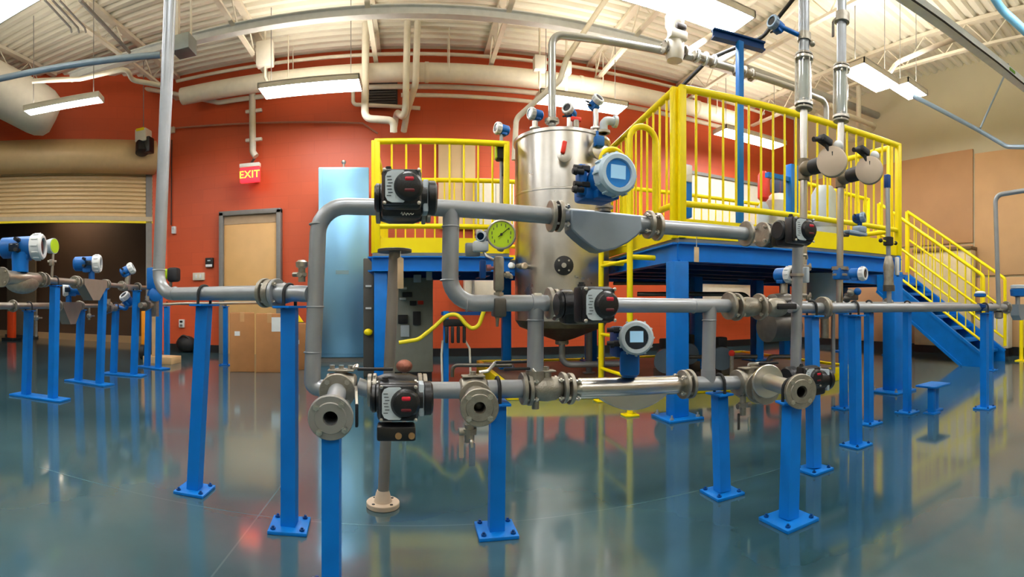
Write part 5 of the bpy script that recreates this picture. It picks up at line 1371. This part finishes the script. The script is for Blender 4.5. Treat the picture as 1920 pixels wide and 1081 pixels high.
# second black actuator behind the outlet
actuated_valve('black actuated valve with pink window behind the outlet flange', R(1481, 708), RX, RO, boxc=at(1517, 706, 2.05), turn=-.1, fl=(0, 0), mark=False, s=.85)
q = at(1393, 760, 2.08)
sv_ = thing('drain_valve', 'small twin drain valve hanging beside the angled stand', 'valve', q - ZU * .1)
obj('body', MB().cyl(q + ZU * .04, q - ZU * .04, .013).sweep([q + ZU * .012, q - ZU * .006], .022, 6).cyl(q - RX * .03, q + RX * .04, .011), CASTING, sv_)
obj('riser', MB().cyl(q + ZU * .03, (q.x, q.y, s2.z - .02), .009), CASTING, sv_)
obj('lever', MB().box(at(1385, 790, 2.08), (.012, .006, .07), bev=.003), DARKSTEEL, sv_)
obj('lever', MB().box(at(1404, 795, 2.08), (.01, .006, .06), bev=.003), STAINLESS, sv_)

# -------- stands of the front rig
c = on_line(383, 551, LL); gb = ground(365, 920)
stand(365, 920, V((c.x, c.y, c.z)), 'blue stand under the supply pipe beside the wooden door', ax=LX, rz=.0)
c = on_line(543, 551, LL)
stand(543, 988, c, 'blue stand under the reducer pipe by the cardboard boxes', ax=LX, rz=.1)
gq_ = FB + fd_u * .035
stand(0, 0, V((gq_.x, gq_.y, gq_.z)), 'blue stand cut off by the picture base under the open branch flange', base=(gq_.x, gq_.y, 0), ax=fd_u, wd=.045, saddle=.06)
c = R(933, 728)
stand(928, 993, V((c.x, c.y, c.z)), 'blue stand under the lower header beside the tee valve', base=(c.x - .005, c.y, 0), r=.031)
c = R(1349, 717)
stand(1353, 925, c, 'blue stand under the lower header tee pipe', base=ground(1354, 925), r=.029)
c = FB3 + f3u * .06
stand(1478, 980, V((c.x, c.y, c.z)), 'blue stand under the open outlet flange, with large base plate', base=ground(1479, 976), ax=f3u, r=.031, plate=.15)
c = on_line(1522, 576, RL)
stand(1525, 881, c, 'blue stand under the header just past the vertical pipe', base=ground(1526, 881), r=.026)
c = on_line(1602, 576, HL)
stand(1604, 835, c, 'blue stand carrying the start of the outgoing pipe', base=ground(1605, 835), ax=HX, r=.026)
c = on_line(1846, 576, HL)
stand(1846, 765, c, 'blue stand carrying the end of the outgoing pipe by the stair', base=ground(1846, 765), ax=HX, r=.026)
# the standpipe behind
gb = ground(718, 948); d_ = math.hypot(gb.x, gb.y)
SPZ = at(742, 472, d_).z
stp = thing('standpipe', 'grey flanged standpipe on the floor behind the lower actuated valve', 'pipe', gb)
tpx = at(740, 480, d_)
obj('pipe', MB().sweep([gb + ZU * .02, V((tpx.x, tpx.y, SPZ))], .021, 20), mat('standpipe_grey', (150, 142, 134), .4, metal=.5), stp)
bf_ = flange(stp, gb + ZU * .009, ZU, .062, .018, hub=.0, m=BEIGE)
obj('hub', MB().lathe([(.018, .034), (.05, .026), (.06, .022)], gb, ZU, 24), BEIGE, stp)
for k in range(4):
    a = PI / 4 + k * PI / 2; obj('bolt_hole', MB().lathe([(.018, .006), (.0195, .006)], gb + V((.047 * math.cos(a), .047 * math.sin(a), 0)), ZU, 12), RUBBER, bf_)
flange(stp, V((tpx.x, tpx.y, SPZ + .004)), ZU, .064, .012, m=DARKSTEEL)
q = at(751, 484, d_ - .055)
tg2 = thing('hanging_tag', 'long beige tag hanging from the standpipe top flange', 'tag', q - ZU * .12)
obj('string', MB().cyl(V((q.x, q.y, SPZ)), q, .0012, seg=6), WHITE, tg2)
obj('tag_card', MB().box(q - ZU * .055, (.022, .003, .11), bev=.001).cyl(q - ZU * .004 + V((0, -.003, 0)), q - ZU * .004 + V((0, .003, 0)), .009, seg=12), TAGBEIGE, tg2)
cq = at(563, 602, 5.95); cq.z = .5795
ct = thing('caution_wedge', 'small yellow caution wedge on top of the hidden carton', 'wedge', cq - ZU * .04)
obj('panel', MB(Mx.Translation(cq)).prism([(-.03, -.03), (.04, -.03), (-.03, .07)], -.01, .01), YELLOW, ct)
obj('base', MB().box(cq - ZU * .033, (.09, .05, .008)), RUBBER, ct)

# ================================================================== SECOND ROW AND THE OUTGOING END
z2 = .75
s2a, s2b = V((1.78, 1.99, z2)), V((3.75, 1.92, z2))
X2 = (s2b - s2a).normalized()
spool('second grey pipe running behind the outgoing pipe on its own stands', [[s2a, s2b]], [(s2a, X2, .05, 0), (V((2.75, 1.955, z2)), X2, .05, .04)], r=.024)
for px, py, lab in ((1629, 794, 'blue stand of the second pipe next to the deck column'), (1701, 773, 'blue stand of the second pipe in front of the stair stringer')):
    g = ground(px, py); b = brg(px); c = V((g.x, g.y, z2))
    stand(px, py, c, lab, base=g, ax=X2, r=.024, wd=.045)
g = ground(1582, 765); stand(1582, 765, V((g.x, g.y, z2 - .02)), 'blue stand behind the start of the outgoing pipe', base=g, r=.024, wd=.045)
tq = V((g.x, g.y, z2 - .02)); spool('short stub pipe clamped on the stand behind the outgoing pipe', [[tq - V((.3, 0, 0)), tq + V((.3, 0, 0))]], [(tq - V((.3, 0, 0)), (1, 0, 0), .05, .03)], r=.024)
g = ground(1858, 694); stand(1858, 694, V((g.x, g.y, z2)), 'thin blue stand by the stair foot behind another stand', base=g, r=.022, wd=.05)
spool('short pipe clamped on the thin stand by the stair foot', [[V((g.x - .3, g.y, z2)), V((g.x + .5, g.y, z2))]], r=.022)
# I-beam stub
g = ground(1750, 771)
ib = thing('beam_stub', 'short blue I-shaped stub bolted to the floor by the stair', 'stub', g)
obj('top_plate', MB().box(g + V((0, 0, .188)), (.22, .16, .014), bev=.002), BLUE, ib)
for s in (-1, 1):
    lg = obj('leg', MB().box(g + V((s * .055, s * .02, .09)), (.045, .045, .18), bev=.003), BLUE, ib); obj('foot_plate', MB().box(g + V((s * .055, s * .02, .005)), (.09, .09, .01)), BLUE, lg)

# end meter
em = on_line(1905, 577, HL)
EM = thing('flow_meter', 'flow meter with grey plate body at the end of the outgoing pipe', 'flow meter', em - ZU * .1)
flange(EM, on_line(1887, 576, HL), HX, .05, .013, L=.04)
M = frame(em, HX)
o = obj('housing', MB(M).prism([(-.03, .03), (.14, .03), (.14, -.04), (.08, -.095), (.02, -.1), (-.02, -.06)], -.04, .04), PLATE, EM)
obj('neck', MB().cyl(em + ZU * .03 + HX * .03, em + ZU * .09 + HX * .03, .02), STEEL, EM)
obj('transmitter_head', MB().lathe([(.09, .03), (.1, .07), (.15, .075), (.16, .06)], em + HX * .05, ZU, 24), BLUE_CAST, EM)
obj('head_cover', MB().lathe([(.16, .07), (.185, .07), (.19, .05)], em + HX * .05, ZU, 24), GREYCAST, EM)
q = on_line(1842, 560, HL); mt = thing('inline_sensor', 'small blue inline sensor with white cap on the outgoing pipe', 'sensor', q - ZU * .04)
q = q + V((0, -.0, 0)) - HX * .03
obj('sensor_body', MB().lathe([(-.075, .02), (-.06, .045), (-.04, .045)], q, ZU, 20), NAVY, mt); obj('sensor_body', MB().lathe([(.012, .03), (.02, .045), (.036, .045), (.04, .03)], q, ZU, 20), BLUE_CAST, mt)
obj('white_cap', MB().lathe([(.04, .04), (.05, .036), (.056, .02)], q, ZU, 20), WHITECAST, mt)
obj('strap', MB().lathe([(-.012, .027), (-.012, .03), (.012, .03), (.012, .027)], on_line(1836, 576, HL), HX, 20, loop=True), NAVY, mt)
# far thin pipe with bend
fp = at(1873, 590, 3.8); f0 = at(1866, 366, 3.8)
VP = thing('vent_pipe', 'thin grey vent pipe rising past the stair and bending level', 'pipe', fp)
obj('pipe', MB().tube([fp, f0, at(1940, 354, 3.75)], .018, .06), STEEL, VP); obj('union', MB().lathe([(-.03, .02), (-.02, .032), (.02, .032), (.03, .02)], fp, ZU, 18), CASTING, VP)
obj('flange', MB().lathe([(-.006, .05), (.006, .05)], fp + ZU * .04, ZU, 22), CASTING, VP)

# ------------------------------------------------------------------ sight-glass columns
def sight_column(px_top, px_bot, d, yg0, yg1, ybot, disc, label, tx=None):
    P = lambda f, y: at(px_top + (px_bot - px_top) * f, y, d)
    fx = lambda y: (y - 0) / (ybot - 0)
    Q = lambda y: P(fx(y), y)
    base = Q(ybot)
    t = thing('sight_glass_column', label, 'sight glass', base, 'vertical sight glass columns')
    up = Q(-10) + ZU * (CZ - .06 - Q(-10).z)
    obj('inlet_pipe', MB().cyl(Q(yg0 - 8), up, .028), STEEL, t)
    for y_ in (yg0 - 8, yg1 + 8): flange(t, Q(y_), ZU, .05, .016, L=.05, nb=4, m=STAINLESS); flange(t, Q(y_) + ZU * (.02 if y_ < yg1 else -.02), ZU, .046, .012, m=CASTING)
    g = obj('glass_tube', MB().lathe([(0, .036), (0, .041), ((Q(yg0) - Q(yg1)).length, .041), ((Q(yg0) - Q(yg1)).length, .036)], Q(yg1), ZU, 26, loop=True), GLASS, t)
    obj('inner_rod', MB().cyl(Q(yg1 + 8), Q(yg0 - 8), .027, seg=18), WHITECAST, t)
    for k in range(3):
        a = .4 + 2 * PI * k / 3; v = V((.046 * math.cos(a), .046 * math.sin(a), 0)); obj('tie_rod', MB().cyl(Q(yg1 + 8) + v, Q(yg0 - 8) + v, .0035, seg=8), STAINLESS, t)
    obj('outlet_pipe', MB().cyl(Q(ybot), Q(yg1 + 8), .02), STAINLESS, t)
    for y_ in (ybot - 60, ybot - 5): flange(t, Q(y_) if y_ > yg1 + 30 else Q(yg1 + 40), ZU, .045, .014, L=.04, nb=4)
    return Q, t
QA, tA = sight_column(1508, 1506, 2.65, 118, 188, 560, None, 'sight glass column left of its twin, with blue side transmitter'.replace('left of its twin, ', ''))
QB, tB = sight_column(1579, 1574, 2.9, 138, 212, 575, None, 'sight glass column passing before the first round valve cover')
for lab, Q, y_, px, py in (('angle valve with beige round cover on the sight glass column having the transmitter', QA, 318, 1560, 303), ('angle valve with beige round cover between sight glass column and corner post', QB, 334, 1630, 319)):
    c = Q(y_); d = math.hypot(c.x, c.y); e = at(px, py, d - .2)
    t = thing('diaphragm_valve', lab, 'valve', c - ZU * .06, None)
    dv_ = (e - c).normalized()
    obj('body', MB().ball(c + dv_ * .035, .045, 1, 1, .9).cyl(c, c + dv_ * ((e - c).length * .75), .026).cyl(c - ZU * .055, c + ZU * .055, .03), mat('bronze_%d' % px, (124, 112, 92), .45, metal=.6), t)
    obj('bonnet_yoke', MB().cyl(c + dv_ * ((e - c).length * .35), c + dv_ * ((e - c).length * .8), .04), RUBBER, t)
    fcn = (V((0, 0, e.z)) - e).normalized() + V((-.5, -.1, 0)); fcn.normalize()
    cv_ = obj('diaphragm_cover', MB().lathe([(-.02, .03), (-.018, .074), (-.006, .076), (-.006, .07), (.0, .07), (.006, .076), (.012, .074), (.016, .066), (.02, .0)], e, fcn, 40), BEIGE, t)
    obj('rim', MB().lathe([(-.028, .05), (-.026, .072), (-.019, .075), (-.019, .05)], e, fcn, 36, loop=True), DARKSTEEL, cv_)
    obj('slot', MB().box(e + fcn * .02 + ZU * .035 + V((.01, 0, 0)), (.014, .01, .02)), RUBBER, cv_)
    pos = e + ZU * .1 + V((-.03, .02, 0))
    obj('positioner', MB().box(pos, (.07, .05, .035), Mx.Rotation(.25, 3, 'Y'), bev=.008).cyl(pos - V((.03, 0, 0)), pos - V((.08, 0, .012)), .012).cyl(pos, e, .01), RUBBER, cv_)
    obj('regulator', MB().ball(e + ZU * .085 + V((.035, -.01, 0)), .026), WHITECAST, cv_)
# transmitter on the first column
q = at(1455, 46, 2.6); t = thing('arm_transmitter', 'blue transmitter on an arm high on the sight glass column', 'transmitter', q - ZU * .05)
obj('arm', MB().tube([q, at(1490, 62, 2.63), QA(70)], .012, .02), BLUE_CAST, t)
obj('clamp', MB().lathe([(-.02, .0285), (-.02, .036), (.02, .036), (.02, .0285)], QA(70), ZU, 20, loop=True), CASTING, t)
transmitter(t, q, (-1, -.15, .1), .55, cover=CONDUIT, screen=False)
q = at(1523, 82, 2.65); t = thing('bleed_valve', 'little dark bleed valve beside the arm transmitter', 'knob', q)
obj('stem', MB().cyl(QA(78), q, .008), DARKSTEEL, t); obj('knob', MB().ball(q, .016), CASTING, t)
q = at(1562, 48, 2.88); t = thing('column_lever', 'dark lever handle hanging at the top of the other sight glass column', 'lever', q - ZU * .06)
obj('grip', MB().box(q - ZU * .02, (.01, .016, .09), bev=.003), DARKSTEEL, t); obj('arm', MB().tube([q + ZU * .025, at(1568, 34, 2.88), QB(32)], .007, .01, 8), CASTING, t)
obj('valve_collar', MB().lathe([(-.03, .0285), (-.026, .044), (.026, .044), (.03, .0285)], QB(34), ZU, 22, loop=True), CASTING, t)
# plastic line transmitter lower on column B
q = at(1610, 513, 2.8); t = thing('column_transmitter', 'blue transmitter with white ring at the foot of the sight glass column', 'transmitter', q - ZU * .06)
transmitter(t, q, (.25, -.95, 0), .62, cover=WHITECAST, screen=False, glands=(0, 0))
obj('process_block', MB().box(at(1578, 513, 2.9), (.1, .06, .07), bev=.01), BLUE_CAST, t); obj('collar', MB().lathe([(-.01, .05), (.01, .05)], at(1575, 503, 2.9), ZU, 22), CASTING, t)
for px, py, m in ((1595, 548, CASTING), (1608, 546, BLUE_CAST), (1588, 560, DARKSTEEL)):
    obj('manifold_knob', MB().ball(at(px, py, 2.85), .022), m, t)
obj('manifold', MB().box(at(1596, 556, 2.88), (.08, .05, .04), bev=.008), DARKSTEEL, t)
# transmitter on a bracket before the landing
q = at(1612, 408, 3.05); t = thing('bracket_transmitter', 'dark blue transmitter on a grey bracket before the dense railing', 'transmitter', q - ZU * .12)
transmitter(t, q, (.4, -.9, .1), .5, cover=CONDUIT, body=NAVY, screen=False)
obj('stem', MB().cyl(q - ZU * .02, q - ZU * .085, .016, .012), NAVY, t); obj('bracket', MB().box(at(1603, 437, 3.0), (.17, .06, .02), bev=.004).box(at(1612, 430, 3.03), (.07, .06, .04), bev=.008), CONDUIT, t)
obj('arm', MB().tube([at(1590, 440, 2.95), QB(440)], .012), DARKSTEEL, t)
# column three
QC = lambda y: at(1664 + (y - 350) * .015, y, 3.3)
t = thing('relief_column', 'slim grey pipe column with stacked valves by the corner post', 'pipe', QC(622))
obj('pipe', MB().cyl(QC(575), QC(330), .016), STEEL, t)
obj('black_union', MB().lathe([(-.03, .02), (-.025, .034), (.025, .034), (.03, .02)], QC(452), ZU, 20), RUBBER, t)
obj('valve_body', MB().lathe([(-.16, .024), (-.15, .038), (-.08, .03), (0, .038), (.06, .026), (.07, .02)], QC(500), ZU, 20), CASTING, t)
obj('collar', MB().lathe([(-.02, .04), (.02, .04)], QC(540), ZU, 20), DARKSTEEL, t)
obj('white_tag', MB().box(QC(498) + V((.055, -.03, 0)), (.03, .02, .12), bev=.004), WHITECAST, t)
obj('blue_lever', MB().box(QC(492) + V((.09, -.02, 0)), (.03, .02, .1), bev=.004).box(QC(515) + V((.12, -.02, -.0)), (.09, .02, .015)), BLUE, t)
obj('blue_top', MB().box(QC(340) + ZU * .0, (.035, .035, .09), bev=.006), NAVY, t)
for s in (-1, 1): obj('bolt_head', MB().ball(QC(453) + V((s * .085, -.0, 0)), .014), RUBBER, t)
obj('cross_bar', MB().cyl(QC(453) - V((.09, 0, 0)), QC(453) + V((.09, 0, 0)), .006, seg=8), YELLOW, t)
# transmitter behind the vertical pipe
q = at(1473, 515, 2.72); t = thing('pipe_transmitter', 'blue transmitter with white round cover tucked beside the vertical pipe', 'transmitter', q - ZU * .3)
transmitter(t, q, (.2, -.95, 0), .75, cover=WHITECAST, screen=False, glands=(0, 0))
obj('valve_body', MB().lathe([(-.1, .03), (-.09, .06), (.0, .07), (.1, .05)], at(1470, 572, 2.72), (1, .05, 0), 22), DARKSTEEL, t); obj('stem', MB().cyl(at(1470, 520, 2.74), at(1470, 566, 2.72), .02), CASTING, t)
obj('belly', MB().lathe([(-.11, .02), (-.1, .08), (.1, .08), (.11, .02)], at(1462, 612, 2.72), (1, .05, 0), 22), DARKSTEEL, t)

# ================================================================== THE TWIN PIPE RUN ALONG THE ROLL-UP DOOR
UZ, LZZ = .945, .745
UL, LLN = ((-2.61, 3.0), (-2.80, 4.583)), ((-2.875, 2.96), (-3.085, 4.575))     # plan lines of the two pipes
def U(y): return V((-2.61 - .12 * (y - 3.0), y, UZ))
def Lw(y): return V((-2.875 - .13 * (y - 2.96), y, LZZ))
YX = V((-.124, 1, 0)).normalized()
def yU(px): return on_line(px, 572, UL).y
def yL(px): return on_line(px, 572, LLN).y
m_ = mat('warm_steel_pipe', (172, 164, 150), .35, metal=.8, var=.1)
spool('upper pipe of the twin run between big meter and second meter', [[U(yU(84)), U(yU(140))]], [(U(yU(84)), YX, .055, 0), (U(yU(140)), YX, .055, .04)], r=.027, m=m_)
spool('upper pipe of the twin run past the second meter', [[U(yU(200)), U(5.35)]], [(U(yU(200)), YX, .05, 0), (U(yU(228)), YX, .05, .04), (U(yU(258)), YX, .05, .04), (U(5.2), YX, .055, .04)], r=.022, m=m_)
spool('lower pipe of the twin run under the big meter', [[Lw(yL(-40)), Lw(yL(103))]], [(Lw(yL(24)), YX, .05, .04), (Lw(yL(103)), YX, .045, 0)], r=.027, m=m_)
spool('lower pipe of the twin run past the plate meter', [[Lw(yL(152)), Lw(5.6)]], [(Lw(yL(152)), YX, .045, .03), (Lw(yL(205)), YX, .045, .03), (Lw(yL(232)), YX, .045, .03)], r=.02, m=m_)
pe = on_y(330, 567, 5.35); spool('thin pipe crossing behind the supply pipe to the slim stand', [[V((-2.9, 5.25, .76)), V((pe.x, 5.4, .77)), on_y(492, 567, 5.6)]], r=.018, m=m_)
# big meter at the frame edge
a, b = U(yU(4)), U(yU(76)); mid = (a + b) / 2
t = thing('flow_meter', 'big flow meter cropped by the frame edge, with blue neck and head', 'flow meter', mid - ZU * .1)
flange(t, a, YX, .07, .016, L=.05); flange(t, b, YX, .06, .016, L=.05)
obj('tube', MB().lathe([(0, .03), (.05, .05), ((b - a).length - .05, .05), ((b - a).length, .03)], a, YX, 26), m_, t)
obj('belly', MB().ball(mid - ZU * .03, .11, .45, 1.6, .75), CASTING, t)
nk = U(yU(38)) + ZU * .045; hp = V((nk.x, nk.y, at(42, 463, math.hypot(nk.x, nk.y)).z))
obj('neck', MB().cyl(nk, V((nk.x, nk.y, hp.z - .04)), .06, .065), BLUE, t)
hs = transmitter(t, hp + V((.05, .05, 0)), (.9, .42, 0), 1.5, cover=WHITECAST, screen=False, back=.15)
obj('side_display', MB().box(hp + V((.02, -.085, -.01)), (.075, .03, .06), Mx.Rotation(.45, 3, 'Z'), bev=.008), DARKGLASS, hs)
# lime gauge on the upper pipe
g_ = U(yU(97)); d = math.hypot(g_.x, g_.y); gp = at(100, 461, d)
t = thing('pressure_gauge', 'pressure gauge with lime face seen nearly edge-on above the twin run', 'gauge', g_)
obj('stem', MB().cyl(g_ + ZU * .02, gp - ZU * .05, .011).box(at(97, 492, d), (.035, .035, .05), bev=.006).cyl(at(89, 490, d), at(106, 490, d), .009), CASTING, t)
gf = V((.95, .1, 0)).normalized()
cs = obj('gauge_case', MB().lathe([(-.05, .03), (-.045, .055), (0, .062), (.012, .062), (.012, 0)], gp, gf, 28), GREYCAST, t)
obj('dial', MB().lathe([(.012, .056), (.016, .056), (.016, 0)], gp, gf, 28), LIME, cs)
# plate meter on the upper pipe
a, b = U(yU(145)), U(yU(196)); mid = (a + b) / 2
def plate_meter(a, b, drop, label, head, face, hscale, mm=None):
    mid = (a + b) / 2; L = (b - a).length
    t = thing('flow_meter', label, 'flow meter', mid - ZU * drop)
    flange(t, a, YX, .055, .014, L=.045); flange(t, b, YX, .05, .014, L=.045)
    M = frame(mid, YX)
    o = obj('housing', MB(M).prism([(-L * .42, .035), (L * .42, .035), (L * .42, -.02), (L * .12, -drop), (-L * .12, -drop), (-L * .42, -.02)], -.05, .05), mm or mat('taupe_housing_%s' % t.name, (150, 136, 124), .5, metal=.3), t)
    obj('neck', MB().cyl(mid + ZU * .03, V((mid.x, mid.y, head.z - .03 * hscale)), .028), BLUE_CAST, t)
    hs = transmitter(t, head, face, hscale, cover=WHITECAST, screen=False, back=.13)
    obj('side_display', MB().box(head + V((.02, -.06 * hscale, 0)), (.05, .03, .045), Mx.Rotation(.45, 3, 'Z'), bev=.006), DARKGLASS, hs)
    return t
d = math.hypot(mid.x, mid.y)
plate_meter(a, b, .15, 'flow meter with taupe plate body on the upper pipe of the twin run', V((mid.x, mid.y, at(170, 494, d).z)), (.9, .42, 0), 1.25)
a, b = Lw(yL(108)), Lw(yL(148)); mid = (a + b) / 2; d = math.hypot(mid.x, mid.y)
plate_meter(a, b, .17, 'flow meter with taupe plate body on the lower pipe of the twin run', at(131, 543, d) , (-.75, -.6, 0), .95)
for px, py, d, s, up, lab in ((240, 506, 5.15, .95, 'u', 'small tilted blue and white transmitter on the upper twin pipe'), (238, 560, 5.4, .95, 'l', 'blue transmitter with white cover between the twin pipes')):
    q = at(px, py, d); t = thing('pipe_transmitter', lab, 'transmitter', q - ZU * .15)
    transmitter(t, q, (.85, .3, .45) if up == 'u' else (-.3, -.6, .7), s, cover=WHITECAST, screen=False)
    if up == 'u': obj('stem', MB().cyl(q - ZU * .05, at(238, 536, d), .03).box(at(238, 540, d), (.09, .1, .05), bev=.01), CASTING, t)
    else: obj('stem', MB().tube([q - ZU * .05, at(238, 580, d), Lw(q.y)], .02, .03), BLUE_CAST, t)
q = at(291, 522, 5.4); t = thing('valve_positioner', 'blue valve positioner body partly hidden by the supply pipe', 'positioner', q - ZU * .2)
obj('body', MB().box(q, (.16, .12, .24), bev=.02), BLUE_CAST, t); obj('pilot_head', MB().lathe([(-.06, .05), (-.05, .075), (.05, .075), (.06, .05)], at(290, 552, 5.4), (.6, -.7, 0), 20), BLUE_CAST, t); obj('yoke', MB().box(q - ZU * .26, (.06, .06, .3)), CASTING, t)
q = at(320, 515, 5.6); t = thing('limit_switch', 'black switch housing with lime face beside the supply pipe', 'switch', q - ZU * .2)
obj('body', MB().box(q + V((.04, 0, 0)), (.13, .12, .16), bev=.03), RUBBER, t); obj('lime_face', MB().lathe([(0, .06), (.02, .06)], q + V((-.055, 0, .01)), (-.7, -.7, 0), 20), LIME, t); obj('yoke', MB().tube([q - ZU * .04, q - ZU * .14, U(q.y)], .02, .03), CASTING, t)
# small knobs and drains under the lower pipe
for px, lab in ((68, 'slim drain drop with valve below the lower twin pipe'), (167, 'short drain spout below the lower twin pipe by the plate meter')):
    y_ = yL(px); c = Lw(y_)
    t = thing('drain_spout', lab, 'drain', c - ZU * .25)
    obj('drop', MB().cyl(c - ZU * .02, c - ZU * (.26 if px < 100 else .14), .012), CASTING, t); obj('valve', MB().ball(c - ZU * .1, .026), CASTING, t)
    obj('handle', MB().box(c - ZU * .1 + V((.04, 0, 0)), (.05, .012, .012)), STAINLESS, t)
for px, py, dd, lab in ((276, 572, 5.3, 'cluster of cast valves joining the twin pipes near the supply pipe'), (203, 578, 5.2, 'cast union on the lower twin pipe between blue posts')):
    q = at(px, py, dd); t = thing('pipe_union', lab, 'fitting', q - ZU * .06)
    obj('body', MB().ball(q, .05, 1, 1.3, 1).cyl(q - V((0, .14, 0)), q + V((0, .14, 0)), .03).cyl(q, q + ZU * .1, .024), CASTING, t); obj('nut', MB().sweep([q - V((0, .05, 0)), q - V((0, .02, 0))], .06, 6), DARKSTEEL, t)
# twin stands
def twin(pu, yu, pl, yl, label, tu=0, tl=0):
    gu, gl = ground(pu, yu), ground(pl, yl)
    ctr = (gu + gl) / 2
    t = thing('twin_stand', label, 'pipe stand', ctr, 'twin blue stands')
    dd = (gu - gl); M = frame(ctr + ZU * .008, dd)
    obj('base_plate', MB(M).box((0, 0, 0), (dd.length + .24, .16, .016), bev=.003), BLUE, t)
    for g, top, px_t in ((gu, UZ, tu), (gl, LZZ, tl)):
        ax = g.y * math.tan(brg(px_t)) if px_t else (U(g.y) if top == UZ else Lw(g.y)).x
        p = obj('post', MB().sweep([g + ZU * .016, V((ax, g.y, top - .045))], .042, 4, sq=True), BLUE, t, sharp=20)
        obj('saddle_plate', MB().box((ax, g.y, top - .04), (.09, .07, .008)), BLUE, p)
        ubolt(p, V((ax, g.y, top)), YX, .028)
twin(99, 749, 49, 742, 'blue twin stand closest to the frame edge under the big meter'.replace('closest to the frame edge ', ''), 103, 54)
twin(187, 721, 147, 715, 'blue twin stand under the taupe plate meters', 193, 152)
twin(251, 704, 213, 701, 'blue twin stand beneath the small tilted transmitter', 256, 217)
g = ground(297, 690); g2_ = ground(272, 688)
twin(297, 691, 276, 688, 'blue twin stand by the pine timber base', 299, 279)
g = ground(313, 677); stand(313, 677, V((g.x, g.y, .77)), 'slim blue stand behind the supply pipe foot', base=g, r=.02, wd=.06)
g = ground(423, 684); stand(423, 684, V((g.x, g.y, .77)), 'slim blue stand beside the cardboard boxes', base=g, r=.018, wd=.05)
